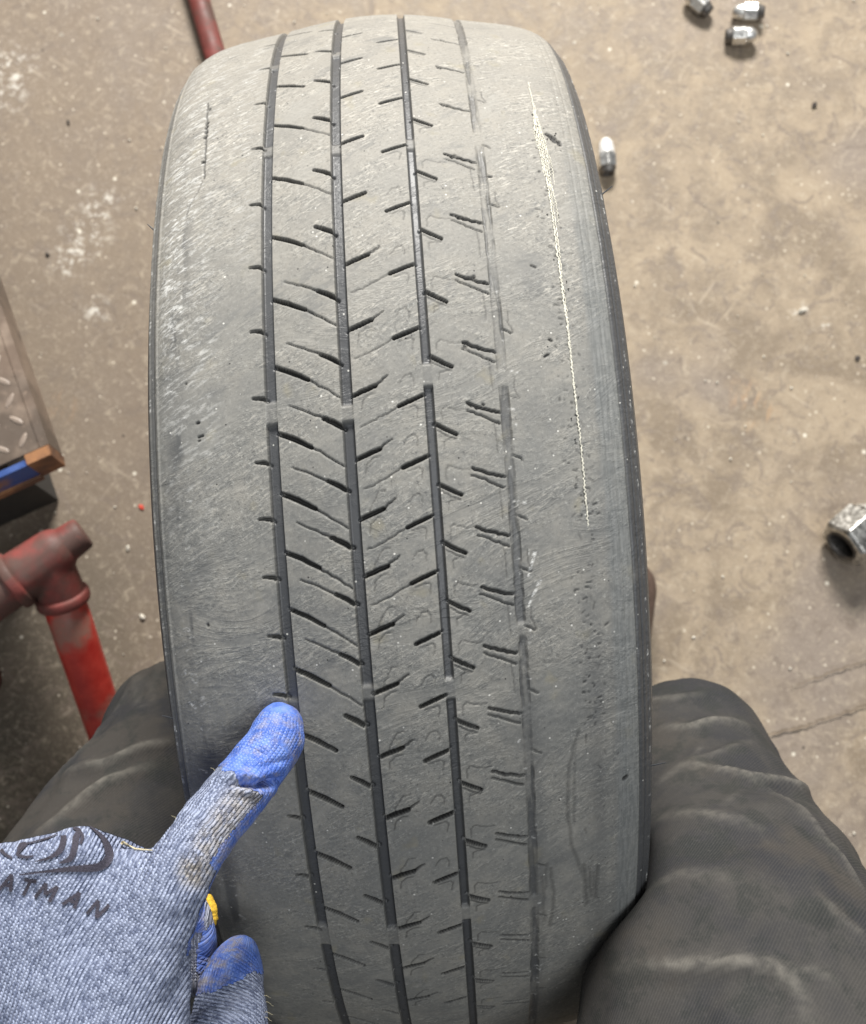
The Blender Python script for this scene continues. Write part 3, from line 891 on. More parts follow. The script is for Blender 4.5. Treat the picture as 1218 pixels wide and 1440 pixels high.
# torn rubber crumbs beside the cord
bm = bmesh.new()
for _ in range(20):
    s_, v_ = random.choice(((random.gauss(218, 5), random.gauss(96, 2.6)), (random.uniform(20, 240), 89.5 + random.choice((-2.4, 3.0)) + jit(.6))))
    c_ = surf((s_ + ref) * 1e-3, v_ * 1e-3, .0003)
    mm = Matrix.Translation(c_) @ Matrix.Rotation(random.random() * 6, 4, Vector((random.random(), 1, random.random())).normalized()) \
        @ Matrix.Diagonal((random.uniform(.3, .8), random.uniform(.2, .4), .25, 1))
    bmesh.ops.create_icosphere(bm, subdivisions=1, radius=.0012, matrix=mm)
o = obj_bm('rubber_crumbs', bm, M_SOLE, tyre)
o['kind'] = 'stuff'
# little moulding whiskers on the buttress edges
for (px_, s_, v_, ln) in ((0, .118, .128, .007), (0, -.228, .1285, .008), (0, .115, -.131, .004), (0, -.175, -.1285, .006)):
    P = [surf(s_ + .0006 * k, v_, ln * k / 6) for k in range(7)]
    V, Fq = tube_mesh(P, np.linspace(.0005, .00025, 7), 5)
    mesh_np('moulding_whisker', V, Fq, M_RUB, tyre)


# ------------------------------------------------------------------ organic bodies: chains of balls -> one skin
def chain_balls(bm, pts, step=.35, sub=2):
    """pts: list of (xyz, r)"""
    for (a, ra), (b, rb) in zip(pts[:-1], pts[1:]):
        a, b = np.array(a), np.array(b)
        k = max(2, int(np.linalg.norm(b - a) / (min(ra, rb) * step)))
        for i in range(k + 1):
            t = i / k
            bmesh.ops.create_icosphere(bm, subdivisions=sub, radius=ra + (rb - ra) * t, matrix=Matrix.Translation(a + (b - a) * t))


def skin(bm, voxel, iters=6):
    me = bpy.data.meshes.new('tmp')
    bm.to_mesh(me)
    bm.free()
    o = bpy.data.objects.new('tmp', me)
    COL.objects.link(o)
    md = o.modifiers.new('r', 'REMESH')
    md.mode = 'VOXEL'
    md.voxel_size = voxel
    md.adaptivity = 0
    dg = bpy.context.evaluated_depsgraph_get()
    ev = o.evaluated_get(dg).to_mesh()
    nv, npoly = len(ev.vertices), len(ev.polygons)
    V = np.zeros(nv * 3, np.float32)
    ev.vertices.foreach_get('co', V)
    V = V.reshape(-1, 3).astype(float)
    lt = np.zeros(npoly, np.int32)
    ev.polygons.foreach_get('loop_total', lt)
    li = np.zeros(int(lt.sum()), np.int32)
    ev.loops.foreach_get('vertex_index', li)
    assert (lt == 4).all()
    Fq = li.reshape(-1, 4).copy()
    o.evaluated_get(dg).to_mesh_clear()
    bpy.data.objects.remove(o)
    bpy.data.meshes.remove(me)
    V = relax(V, Fq, iters)
    return V, Fq


def relax(V, Fq, iters, lam=.55):
    E = np.concatenate([Fq[:, [0, 1]], Fq[:, [1, 2]], Fq[:, [2, 3]], Fq[:, [3, 0]]])
    E = np.unique(np.sort(E, 1), axis=0)
    cnt = np.bincount(E.ravel(), minlength=len(V)).astype(float)[:, None]
    for _ in range(iters):
        A = np.zeros_like(V)
        for k in range(3):
            A[:, k] = np.bincount(E[:, 0], V[E[:, 1], k], len(V)) + np.bincount(E[:, 1], V[E[:, 0], k], len(V))
        V = V + lam * (A / np.maximum(cnt, 1) - V)
    return V


def vnormals(V, Fq):
    fn = np.cross(V[Fq[:, 2]] - V[Fq[:, 0]], V[Fq[:, 3]] - V[Fq[:, 1]])
    N_ = np.zeros_like(V)
    for k in range(4):
        for c in range(3):
            N_[:, c] += np.bincount(Fq[:, k], fn[:, c], len(V))
    return N_ / np.maximum(np.linalg.norm(N_, axis=1), 1e-12)[:, None]


def seg_dist(V, pts):
    """distance to a polyline, plus parameter length along it"""
    pts = np.asarray(pts, float)
    best = np.full(len(V), 1e9)
    par = np.zeros(len(V))
    acc = 0
    for a, b in zip(pts[:-1], pts[1:]):
        d = b - a
        l = np.linalg.norm(d)
        t = np.clip((V - a) @ d / max(l * l, 1e-12), 0, 1)
        dist = np.linalg.norm(V - a - t[:, None] * d, axis=1)
        m = dist < best
        best[m] = dist[m]
        par[m] = acc + t[m] * l
        acc += l
    return best, par, acc


def fnoise3(V, sc, seed):
    return (vnoise(V[:, 0] * sc + V[:, 2] * sc * .7, V[:, 1] * sc - V[:, 2] * sc * .6, seed)
            + vnoise(V[:, 1] * sc + 9, V[:, 2] * sc + V[:, 0] * sc * .5, seed + 1)) / 2


def px_r(rpx, depth):
    return rpx * depth / FPX


def pch(lst):
    """(px, py, depth, radius in px) -> ((world), radius)"""
    return [(at(x, y, d), px_r(r_, d)) for x, y, d, r_ in lst]


def sub_mesh(V, Fq, mask):
    f = Fq[mask]
    ids, inv_ = np.unique(f, return_inverse=True)
    return ids, inv_.reshape(-1, 4)


# ------------------------------------------------------------------ person: trousers, boots, glove, sleeve
person = empty('person', (0, -.45, 0))
tag(person, 'person in dark grey trousers and blue knitted glove crouching round the tyre, pointing', 'person')

bm = bmesh.new()
right = pch([(972, 1062, .82, 112), (990, 1155, .775, 152), (1022, 1290, .695, 200), (1050, 1430, .635, 256), (1085, 1580, .60, 300)])
left = pch([(240, 1015, .84, 98), (230, 1115, .80, 132), (180, 1270, .75, 185), (110, 1420, .71, 240), (60, 1560, .68, 270)])
hipR, hipL = ((.16, -.66, .50), .125), ((-.16, -.66, .50), .125)
chain_balls(bm, right + [hipR, ((0.06, -.76, .50), .14)])
chain_balls(bm, left + [hipL, ((-0.06, -.76, .50), .14)])
chain_balls(bm, [((-.09, -.76, .52), .145), ((.09, -.76, .52), .145)])
chain_balls(bm, [((-.07, -.76, .62), .15), ((.07, -.76, .62), .15)])
chain_balls(bm, [right[0], ((.195, -.255, .33), .066), ((.185, -.235, .14), .066)])
chain_balls(bm, [left[0], ((-.192, -.255, .33), .064), ((-.185, -.235, .14), .066)])
TVt, TF = skin(bm, .0045, 14)
Nn = vnormals(TVt, TF)
# folds: ridges along lines on the cloth (pixel, pixel, depth guess -> nearest cloth point)
FOLDS = [
    ([(905, 988), (945, 980), (985, 975)], .0050, .007), ([(930, 1020), (970, 1018), (1000, 1010), (1050, 1016)], .0085, .009),
    ([(965, 1068), (985, 1045), (985, 1035)], .003, .004), ([(925, 1095), (960, 1072), (1010, 1078), (1060, 1092), (1120, 1105), (1155, 1108)], .0075, .010),
    ([(970, 1065), (1020, 1052), (1060, 1040)], .003, .006), ([(1075, 1102), (1130, 1155), (1175, 1205), (1215, 1260)], .0045, .008),
    ([(930, 1150), (1000, 1156), (1070, 1170)], .0045, .011), ([(860, 1362), (950, 1358), (1020, 1352), (1085, 1357), (1120, 1385), (1140, 1440)], .0075, .009),
    ([(1085, 1355), (1150, 1365), (1180, 1380)], .003, .007), ([(1040, 1110), (1025, 1128), (1020, 1140)], .002, .005),
    ([(1150, 1270), (1190, 1300), (1218, 1320)], .004, .009), ([(915, 1255), (960, 1235), (1030, 1240)], .003, .012),
    ([(170, 935), (190, 928), (225, 928)], .004, .006), ([(165, 938), (185, 948), (215, 966)], .003, .005),
    ([(245, 1052), (200, 1062), (150, 1085), (105, 1095)], .007, .008), ([(210, 1085), (150, 1110), (100, 1150), (60, 1185)], .0075, .010),
    ([(140, 1015), (115, 1050), (95, 1090), (75, 1115)], .003, .006), ([(180, 955), (150, 1010)], .002, .006)]
bv = BVHTree.FromPolygons(TVt.tolist(), TF.tolist())
FOLD = np.zeros(len(TVt))
disp = (fnoise3(TVt, 12, 5) - .5) * .020 - np.abs(fnoise3(TVt, 15, 81) - .5) * .010 - np.abs(fnoise3(TVt, 34, 85) - .5) * .005 + (fnoise3(TVt, 90, 88) - .5) * .0025 + .004
for pts, h, wd in FOLDS:
    q = []
    for x_, y_ in pts:
        dr_ = Vector(at(x_, y_, 1.0) - CAM_POS).normalized()
        hit = bv.ray_cast(Vector(CAM_POS), dr_)[0]
        if hit is None:
            hit = bv.find_nearest(Vector(at(x_, y_, .76)))[0]
        q.append(np.array(hit))
    dist, par, tot = seg_dist(TVt, q)
    tap = np.sin(np.clip(par / tot, 0.04, .96) * math.pi) ** .5
    f = np.exp(-np.abs(dist / (wd * .75)) ** 1.2) * tap
    disp += 1.25 * h * f - .75 * h * np.exp(-(dist / (wd * 2.4)) ** 2) * tap
    FOLD = np.maximum(FOLD, np.exp(-(dist / (wd * .34)) ** 2) * tap * min(1, h / .007))
TVt = TVt + Nn * disp[:, None]
TVt = relax(TVt, TF, 1, .3)
# the cloth gives way where it presses on the tyre
rr_ = np.hypot(TVt[:, 1], TVt[:, 2] - R)
ax = np.abs(TVt[:, 0])
half = PV > .06
wall = np.interp(-rr_, -PRR[half], PU[half]) + .004
wall = np.where(rr_ > R - .012, 0, wall)
tread = np.interp(np.minimum(ax, .128), PU[PV >= 0][PV[PV >= 0] < .13], PRR[PV >= 0][PV[PV >= 0] < .13]) + .004
inside = (ax < wall) | ((rr_ < tread) & (ax < .128))
over = inside & (tread - rr_ < np.maximum(wall - ax, 0) * 1.6 + .012)
side_ = inside & ~over
TVt[side_, 0] = np.sign(TVt[side_, 0]) * np.maximum(wall, ax)[side_]
kk = np.maximum(tread / np.maximum(rr_, 1e-6), 1)
TVt[over, 1] *= kk[over]
TVt[over, 2] = R + (TVt[over, 2] - R) * kk[over]
near = sm(.050, .010, rr_ - R) * sm(.185, .150, ax)          # let the pressed cloth settle smoothly
TVt = TVt + (relax(TVt, TF, 14) - TVt) * near[:, None]
tr = mesh_np('trousers', TVt, TF, M_TWILL, None, True, {'fold': ('FLOAT', FOLD)})
adopt(tr, person)

for sx in (1, -1):
    bm = bmesh.new()
    bx = .172 * sx
    chain_balls(bm, [((bx, -.23, .05), .046), ((bx + .016 * sx, -.105, .052), .044), ((bx + .048 * sx, -.012, .040), .037)])
    chain_balls(bm, [((bx, -.23, .06), .048), ((bx + .01 * sx, -.23, .16), .052)])
    bmesh.ops.scale(bm, vec=(1, 1, 1), verts=bm.verts[:])
    V, Fq = skin(bm, .006, 6)
    V[:, 2] = np.maximum(V[:, 2], .021)
    adopt(mesh_np('boot', V, Fq, M_BOOT, None), person)
    bm = bmesh.new()
    ring = []
    for k in range(28):
        a = 2 * math.pi * k / 28
        yy = -.120 + .148 * math.cos(a)
        ring.append((bx + .022 * sx + .024 * sx * math.cos(a) + (.046 - .006 * abs(math.cos(a))) * math.sin(a), yy))
    vb = [bm.verts.new((x_, y_, 0.0)) for x_, y_ in ring]
    vt = [bm.verts.new((x_, y_, .024)) for x_, y_ in ring]
    bm.faces.new(vb[::-1])
    bm.faces.new(vt)
    for k in range(28):
        bm.faces.new((vb[k], vb[(k + 1) % 28], vt[(k + 1) % 28], vt[k]))
    adopt(obj_bm('boot_sole', bm, M_SOLE, None, False), person)

# --- glove: left hand seen from the back, index finger laid on the leftmost groove
bm = bmesh.new()
index = [(392, 1022, .5430, 36), (388, 1034, .5395, 39), (378, 1058, .5320, 41), (356, 1088, .5230, 42), (325, 1122, .5120, 45),
         (292, 1165, .5010, 45), (262, 1208, .4940, 48), (232, 1262, .4900, 56)]
thumb = [(337, 1347, .5640, 29), (332, 1362, .5600, 38), (326, 1388, .5530, 47), (322, 1440, .5420, 55), (300, 1530, .5200, 64), (240, 1640, .4950, 80)]
middle = [(268, 1372, .5750, 30), (272, 1330, .5770, 31), (270, 1292, .5740, 31), (232, 1250, .5600, 34), (160, 1222, .5250, 42), (112, 1208, .5020, 46)]
ring_f = [(150, 1400, .585, 30), (140, 1320, .590, 32), (110, 1270, .575, 34), (40, 1245, .535, 42), (5, 1240, .512, 46)]
pinky = [(60, 1420, .585, 27), (40, 1350, .585, 29), (0, 1310, .570, 31), (-70, 1290, .535, 38), (-92, 1290, .520, 40)]
chain_balls(bm, pch(index), .2, 3)
chain_balls(bm, pch(thumb), .2, 3)
chain_balls(bm, pch(middle), .2, 3)
chain_balls(bm, pch(ring_f), .2, 3)
chain_balls(bm, pch(pinky), .2, 3)
wrist = [(70, 1690, .462, 78), (20, 1690, .462, 78), (-30, 1690, .465, 70)]
for kn, dz in (((226, 1270, .4905, 58), 0), ((112, 1212, .4965, 48), 1), ((8, 1245, .5040, 50), 2), ((-88, 1292, .515, 44), 2)):
    chain_balls(bm, pch([kn, wrist[min(dz, 2)]]), .2, 3)
chain_balls(bm, pch([(205, 1330, .495, 66), (190, 1450, .490, 76), (150, 1600, .480, 90)]), .2, 3)
chain_balls(bm, pch([(112, 1230, .500, 52), (100, 1420, .482, 70), (60, 1600, .470, 80)]), .2, 3)
chain_balls(bm, pch([(160, 1262, .496, 52), (150, 1400, .486, 66)]), .2, 3)
chain_balls(bm, pch([(60, 1240, .502, 52), (60, 1400, .486, 66)]), .2, 3)
chain_balls(bm, pch([(8, 1238, .504, 50), (112, 1212, .4965, 50)]), .2, 3)
chain_balls(bm, pch([(-88, 1292, .515, 44), (8, 1238, .504, 50)]), .2, 3)
chain_balls(bm, pch([(175, 1240, .498, 46), (222, 1240, .494, 46)]), .2, 3)
chain_balls(bm, pch([wrist[0], (10, 1850, .46, 88), (-90, 2050, .46, 92)]), .2, 3)
GV, GF = skin(bm, .0013, 9)
GN = vnormals(GV, GF)


def hand_xy(V):
    """hand-plane coordinates in photo pixels, used only to lay out seams and yarn"""
    Q = V - CAM_POS
    z = Q @ CAM_F
    return IW / 2 + FPX * (Q @ CAM_R) / z, IH / 2 - FPX * (Q @ CAM_U) / z


# creases at the last joint of the index finger
hx, hy = hand_xy(GV)
facing = GN @ (-CAM_F)
crease = [([(345, 1100), (362, 1104), (378, 1100), (396, 1098)], -.0050, .0017), ([(300, 1098), (325, 1094), (350, 1094), (372, 1098)], 0.0034, .0022),
          ([(322, 1112), (345, 1112), (365, 1116), (385, 1120)], .0028, .0019), ([(318, 1106), (345, 1105), (360, 1110)], -.0030, .0014),
          ([(372, 1104), (388, 1102), (404, 1096)], -.0045, .0020), ([(338, 1044), (352, 1054), (372, 1062)], -.0018, .0017), ([(370, 1078), (390, 1072), (408, 1068)], -.0018, .0017)]
gb = BVHTree.FromPolygons(GV.tolist(), GF.tolist())


def on_glove(x_, y_):
    hit = gb.ray_cast(Vector(CAM_POS), Vector(at(x_, y_, 1.0) - CAM_POS).normalized())
    return hit[0], hit[1]


dg_ = (fnoise3(GV, 90, 15) - .5) * .0024 + (fnoise3(GV, 230, 18) - .5) * .0012
for pts, h, wd in crease:
    q = [np.array(on_glove(*p_)[0]) for p_ in pts if on_glove(*p_)[0] is not None]
    if len(q) < 2:
        continue
    dist, par, tot = seg_dist(GV, q)
    dg_ += h * np.exp(-(dist / wd) ** 2) * np.sin(np.clip(par / tot, .08, .92) * math.pi) ** .5
GV = GV + GN * dg_[:, None]
GN = vnormals(GV, GF)
hx, hy = hand_xy(GV)
# yarn coordinates: wales run up the back of the hand and along each finger
ax_pts = [np.array([q[0] for q in pch(l)]) for l in (index, thumb, middle)]
dI, pI, _ = seg_dist(GV, ax_pts[0])
dT, pT, _ = seg_dist(GV, ax_pts[1])
dM, pM, _ = seg_dist(GV, ax_pts[2][:4])
ph0 = math.radians(56)
X_, Y_ = (hx - 150) * .49 / FPX, (1300 - hy) * .49 / FPX
tt_ = X_ * math.cos(ph0) + Y_ * math.sin(ph0)
ww_ = X_ * math.sin(ph0) - Y_ * math.cos(ph0) + 2.6 * np.minimum(tt_, .03) * np.abs(tt_)
KN = np.stack([ww_, tt_, 0 * tt_], -1)


def around(V, pts):
    pts = np.asarray(pts)
    best = np.full(len(V), 1e9)
    ang = np.zeros(len(V))
    par = np.zeros(len(V))
    acc = 0
    for a, b in zip(pts[:-1], pts[1:]):
        d = b - a
        l = np.linalg.norm(d)
        d = d / l
        t = np.clip((V - a) @ d, 0, l)
        off = V - a - t[:, None] * d
        up = -CAM_F - d * (-CAM_F @ d)
        up /= np.linalg.norm(up)
        sd = np.cross(d, up)
        dist = np.linalg.norm(off, axis=1)
        m = dist < best
        best[m] = dist[m]
        ang[m] = np.arctan2(off[m] @ sd, off[m] @ up)
        par[m] = acc + t[m]
        acc += l
    return ang, par


fi = (hy < 1225 + .25 * (hx - 250)) & (hx > 240) & (dI < .022) & (pI < .075)
angI, parI = around(GV, ax_pts[0])
KNS = [KN, np.stack([angI * .0135, parI, 0 * parI], -1)]
thm = (dT < .0215) & (pT < .062) & (hx > 268) & (hy > 1300)
angT, parT = around(GV, ax_pts[1])
KNS.append(np.stack([parT + .35 * angT * .013, angT * .015, 0 * parT], -1))
md_ = (dM < .0125) & (dI > .02) & (dT > .014)
KNS.append(np.stack([np.asarray(GV @ CAM_R), pM, 0 * pM], -1))
REG = np.zeros(len(GV), int)
REG[md_], REG[thm], REG[fi] = 3, 2, 1

# latex dip: finger ends and the palm side
nz = (fnoise3(GV, 420, 25) - .5)
lat = fi & (pI < .0395 + .0030 * np.sin(angI * 2 + 1) + nz * .005)
side = fi & (angI < -.95 + .25 * nz) & (pI >= .03) if False else fi & (angI * 1.0 > 9)
edgeline = lambda x_: np.interp(x_, [285, 300, 330, 345, 375, 395], [1262, 1225, 1197, 1172, 1140, 1118])
palm_side = (facing < .18) & (dI < .026) & (pI > .03) & (hy > 1095) & (hx > 262)
pf = GN @ (-CAM_F) < .66 + .3 * nz
right_of = (hx - 330) * .75 + (hy - 1140) * .66 > 17
latex = lat | (fi & pf & right_of) | (palm_side & right_of)
line_t = np.interp(hx, [262, 285, 300, 320, 340, 358, 385], [1402, 1396, 1394, 1386, 1374, 1366, 1372])
latex |= thm & (hy < line_t + nz * 8)
latex |= md_ & (pM < .0) | (md_ & (hx < 287) & (hy < 1312 + nz * 10) & (hy > 1240))
latex |= (GN @ (-CAM_F) < -.35) & ~fi & (hy < 1640)
# grime
gr = np.zeros(len(GV))
gr = np.maximum(gr, sm(34, 8, np.hypot(hx - 275, hy - 1225) * .9) * .95)
gr = np.maximum(gr, sm(46, 10, seg_dist(np.stack([hx, hy, 0 * hx], -1), [(300, 1190, 0), (335, 1140, 0), (352, 1120, 0)])[0]) * .75)
gr = np.maximum(gr, .9 * sm(24, 6, seg_dist(np.stack([hx, hy, 0 * hx], -1), [(396, 1010, 0), (398, 1045, 0)])[0]) * latex * .6)
gr = np.maximum(gr, latex * fi * sm(20, 4, np.abs(hx - 424 + .1 * (hy - 1000)) + np.maximum(0, hy - 1075)) * .8)
gr = np.maximum(gr, latex * thm * sm(30, 6, seg_dist(np.stack([hx, hy, 0 * hx], -1), [(285, 1385, 0), (300, 1360, 0), (325, 1335, 0)])[0]))
gr = np.maximum(gr, .5 * md_)
flat = latex[GF].sum(1) >= 2
freg = np.median(REG[GF], axis=1).round().astype(int)


def glove_part(name, mask, mat, parent, lift):
    """faces of the glove, cut where one yarn direction meets another"""
    key = GF[mask] * 4 + freg[mask][:, None]
    ids, inv_ = np.unique(key, return_inverse=True)
    vi, rg = ids // 4, ids % 4
    kn = np.stack(KNS)[rg, vi]
    return mesh_np(name, GV[vi] + GN[vi] * lift, inv_.reshape(-1, 4), mat, parent, True,
                   {'knit': ('FLOAT_VECTOR', kn), 'grime': ('FLOAT', gr[vi])}, GN[vi])


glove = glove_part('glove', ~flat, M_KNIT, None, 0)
adopt(glove, person)
glove_part('latex_coating', flat, M_LATEX, glove, .00018)


def print_on_glove(name, polys, mat, lift=.0007):
    """flat print: outlines in hand-plane pixels, triangulated finely and laid on the cloth"""
    bm = bmesh.new()
    for poly in polys:
        f = bm.faces.new([bm.verts.new((x_, y_, 0)) for x_, y_ in poly])
    bmesh.ops.triangulate(bm, faces=bm.faces[:])
    for _ in range(3):
        long_ = [e for e in bm.edges if e.calc_length() > 3.0]
        if long_:
            bmesh.ops.subdivide_edges(bm, edges=long_, cuts=1)
            bmesh.ops.triangulate(bm, faces=[f for f in bm.faces if len(f.verts) > 3])
    for v_ in bm.verts[:]:
        h, nn = on_glove(v_.co.x, v_.co.y)
        if h is None:
            bm.verts.remove(v_)
            continue
        v_.co = h + nn * lift
    me = bpy.data.meshes.new(name)
    bm.to_mesh(me)
    bm.free()
    me.materials.append(mat)
    o_ = bpy.data.objects.new(name, me)
    COL.objects.link(o_)
    o_.parent = glove
    return o_


gb = BVHTree.FromPolygons(GV.tolist(), GF.tolist())


def pen(pts, wid):
    """a brush stroke as one outline"""
    P = np.array(pts, float)
    W_ = np.interp(np.linspace(0, 1, len(P)), np.linspace(0, 1, len(wid)), wid)
    T_ = np.gradient(P, axis=0)
    T_ /= np.linalg.norm(T_, axis=1)[:, None]
    nn = np.stack([-T_[:, 1], T_[:, 0]], -1)
    return [tuple(x_) for x_ in P + nn * W_[:, None] / 2] + [tuple(x_) for x_ in (P - nn * W_[:, None] / 2)[::-1]]


def curve(pts, k=6):
    P = np.array(pts, float)
    out_ = []
    for i in range(len(P) - 1):
        p0, p1, p2, p3 = P[max(0, i - 1)], P[i], P[i + 1], P[min(len(P) - 1, i + 2)]
        for t in np.linspace(0, 1, k, endpoint=False):
            out_.append(.5 * ((2 * p1) + (p2 - p0) * t + (2 * p0 - 5 * p1 + 4 * p2 - p3) * t * t + (3 * p1 - p0 - 3 * p2 + p3) * t ** 3))
    return out_ + [P[-1]]


swirl = [pen(curve([(28, 1230), (62, 1226), (100, 1222), (138, 1219), (152, 1208), (151, 1195), (142, 1178), (126, 1164)]), [.8, 3, 8, 12, 15, 11, 6, 1.5]),
         pen(curve([(84, 1214), (99, 1208), (105, 1195), (107, 1180), (111, 1170), (103, 1166)]), [1, 8, 9, 9, 7, 2]),
         pen(curve([(50, 1212), (70, 1207), (85, 1197), (90, 1184), (90, 1176)]), [1, 4, 8, 9, 8]),
         pen(curve([(36, 1188), (50, 1185), (68, 1180), (82, 1174)]), [2.5, 2, 2, 1]),
         pen(curve([(113, 1188), (116, 1178), (114, 1171)]), [4, 5, 2]),
         pen(curve([(26, 1197), (30, 1190), (38, 1188), (30, 1196), (26, 1203), (38, 1206), (48, 1204)]), [3, 6, 4, 5, 4, 4, 2]),
         pen(curve([(2, 1196), (8, 1202), (18, 1208)]), [6, 4, 3])]
print_on_glove('swirl_emblem', swirl, M_INK)
# lettering A T M A N
STROKES = {'A': [[(0, 0), (.40, 1)], [(.40, 1), (.72, 0)], [(.14, .36), (.60, .36)]], 'T': [[(0, .96), (.74, .96)], [(.37, .96), (.37, 0)]],
           'M': [[(0, 0), (.08, 1)], [(.08, 1), (.42, .35)], [(.42, .35), (.78, 1)], [(.78, 1), (.86, 0)]],
           'N': [[(0, 0), (.06, 1)], [(.06, 1), (.66, 0)], [(.66, 0), (.72, 1)]],
           'O': [[(.1, .1), (0, .5), (.15, .95), (.5, .95), (.68, .5), (.5, .05), (.1, .1)]]}


def letter(ch, ox, oy, rot, size):
    c_, s_ = math.cos(rot), math.sin(rot)
    res = []
    for st in STROKES[ch]:
        P = [(x_ * size + y_ * size * .30, y_ * size) for x_, y_ in st]
        P = [(ox + x_ * c_ + y_ * s_, oy + x_ * s_ - y_ * c_) for x_, y_ in P]
        P = dens(P, 4)
        res.append(pen(P, [4.8] * len(P)))
    return res


for k, (ch, x_, y_, ro) in enumerate((('A', -1, 1252, .10), ('T', 25, 1258, .16), ('M', 51, 1263, .28), ('A', 88, 1272, .34), ('N', 122, 1285, .40))):
    polys = letter(ch, x_, y_, ro, 24)
    print_on_glove('letter', polys, M_INK, .00075 + k * .00001)
# frayed cream thread end and the yellow yarn under the hand
for nm, pts, rad, mat_ in (('loose_thread', [(168, 1188), (178, 1193), (190, 1196), (202, 1197), (216, 1197)], .0007, M_CREAM),):
    P = []
    for i, p_ in enumerate(pts):
        h, nn = on_glove(*p_)
        P.append(np.array(h + nn * (.0016 if i < 2 else .0007)))
    P = np.array([P[0] + (P[1] - P[0]) * t for t in np.linspace(0, 1, 4, endpoint=False)] + list(P[1:]))
    V, Fq = tube_mesh(P, np.linspace(1.3, .35, len(P)) * rad, 7)
    mesh_np(nm, V, Fq, mat_, glove)
bm = bmesh.new()
chain_balls(bm, pch([(291, 1266, .580, 9), (295, 1278, .579, 10.5), (299, 1291, .579, 8), (300, 1300, .580, 4)]), .3, 2)
V, Fq = skin(bm, .0007, 2)
V += vnormals(V, Fq) * ((fnoise3(V, 900, 3) - .5) * .0012)[:, None]
tag(mesh_np('yarn_edge', V, Fq, M_YEL, glove), 'mustard yellow bound edge under the hand')
# fuzz standing off the yarn edges
fz = []
for (x_, y_, dx, dy) in [(232, 1158, -7, -9), (246, 1150, -4, -5), (375, 1402, 7, 3), (378, 1412, 8, 6), (377, 1425, 9, 3), (379, 1396, 5, -4), (95, 1159, -3, -4), (300, 1082, -4, -4),
                         (262, 1118, -4, -4), (60, 1170, -2, -4), (376, 1433, 7, 5), (334, 1052, -4, 1)]:
    h, nn = on_glove(x_ - dx * .5, y_ - dy * .5)
    if h is None:
        continue
    b_ = np.array(h)
    e_ = b_ + (CAM_R * dx - CAM_U * dy) * .53 / FPX + np.array(nn) * .001
    fz.append(tube_mesh([b_ + (e_ - b_) * t + CAM_U * .0004 * math.sin(t * 5) for t in np.linspace(0, 1, 6)], np.linspace(.00009, .00004, 6), 4))
off_, VA, FA = 0, [], []
for V, Fq in fz:
    VA.append(V)
    FA.append(Fq + off_)
    off_ += len(V)
if VA:
    o = mesh_np('yarn_fuzz', np.concatenate(VA), np.concatenate(FA), M_CREAM, glove)
    o['kind'] = 'stuff'
# sleeve of the left arm, running down and back out of the picture
bm = bmesh.new()
w0 = at(-40, 1930, .46)
chain_balls(bm, [(w0, .042), (w0 + np.array([-.06, -.12, .01]), .048), (np.array([-.32, -.50, .80]), .058)], .3, 3)
V, Fq = skin(bm, .006, 5)
V += vnormals(V, Fq) * ((fnoise3(V, 30, 9) - .5) * .014)[:, None]
adopt(mesh_np('sleeve', V, Fq, M_TWILL, None, True, {'fold': ('FLOAT', np.zeros(len(V)))}), person)


# ------------------------------------------------------------------ workshop things on the floor
def lathe(bm, prof_, k=24, mat4=Matrix()):
    rings = []
    for z_, r_ in prof_:
        if r_ < 1e-6:
            rings.append([bm.verts.new(mat4 @ Vector((0, 0, z_)))])
        else:
            rings.append([bm.verts.new(mat4 @ Vector((r_ * math.cos(2 * math.pi * i / k), r_ * math.sin(2 * math.pi * i / k), z_))) for i in range(k)])
    for a, b in zip(rings[:-1], rings[1:]):
        for i in range(k):
            j = (i + 1) % k
            if len(a) == 1 and len(b) == 1:
                continue
            if len(a) == 1:
                bm.faces.new((a[0], b[i], b[j]))
            elif len(b) == 1:
                bm.faces.new((a[i], a[j], b[0]))
            else:
                bm.faces.new((a[i], a[j], b[j], b[i]))
    return rings


def hexa(bm, z0, z1, af, cham=.0012):
    """hexagonal prism with chamfered ends, across-flats af"""
    rc = af / math.sqrt(3)
    rings = []
    for z_, s_ in ((z0, .9), (z0 + cham, 1), (z1 - cham, 1), (z1, .9)):
        rings.append([bm.verts.new((rc * s_ * math.cos(math.pi / 3 * i), rc * s_ * math.sin(math.pi / 3 * i), z_)) for i in range(6)])
    for a, b in zip(rings[:-1], rings[1:]):
        for i in range(6):
            bm.faces.new((a[i], a[(i + 1) % 6], b[(i + 1) % 6], b[i]))
    bm.faces.new(rings[0][::-1])
    bm.faces.new(rings[-1])


def make_nut(cap_len):
    t = empty('lug_nut')
    bm = bmesh.new()
    hexa(bm, .008, .026, .0205)
    ob = obj_bm('hex_body', bm, M_CHROME, t, False)
    md = ob.modifiers.new('b', 'BEVEL')
    md.width, md.segments = .0007, 2
    bm = bmesh.new()
    lathe(bm, [(.0262, .0098), (.0262 + cap_len * .35, .0094), (.0262 + cap_len * .7, .0078), (.0262 + cap_len * .92, .0042), (.0262 + cap_len, 0)], 24)
    obj_bm('domed_cap', bm, M_CHROME if cap_len < .018 else M_PALE, t)
    bm = bmesh.new()
    lathe(bm, [(.0079, .0105), (.003, .0085), (0, .0078), (0, .0062), (.004, .0058), (.0045, 0)], 24)
    obj_bm('tapered_seat', bm, M_STEEL, t)
    return t


def copy_tree(o, parent=None):
    c_ = o.copy()
    COL.objects.link(c_)
    c_.parent = parent
    for ch in list(o.children):
        copy_tree(ch, c_)
    return c_


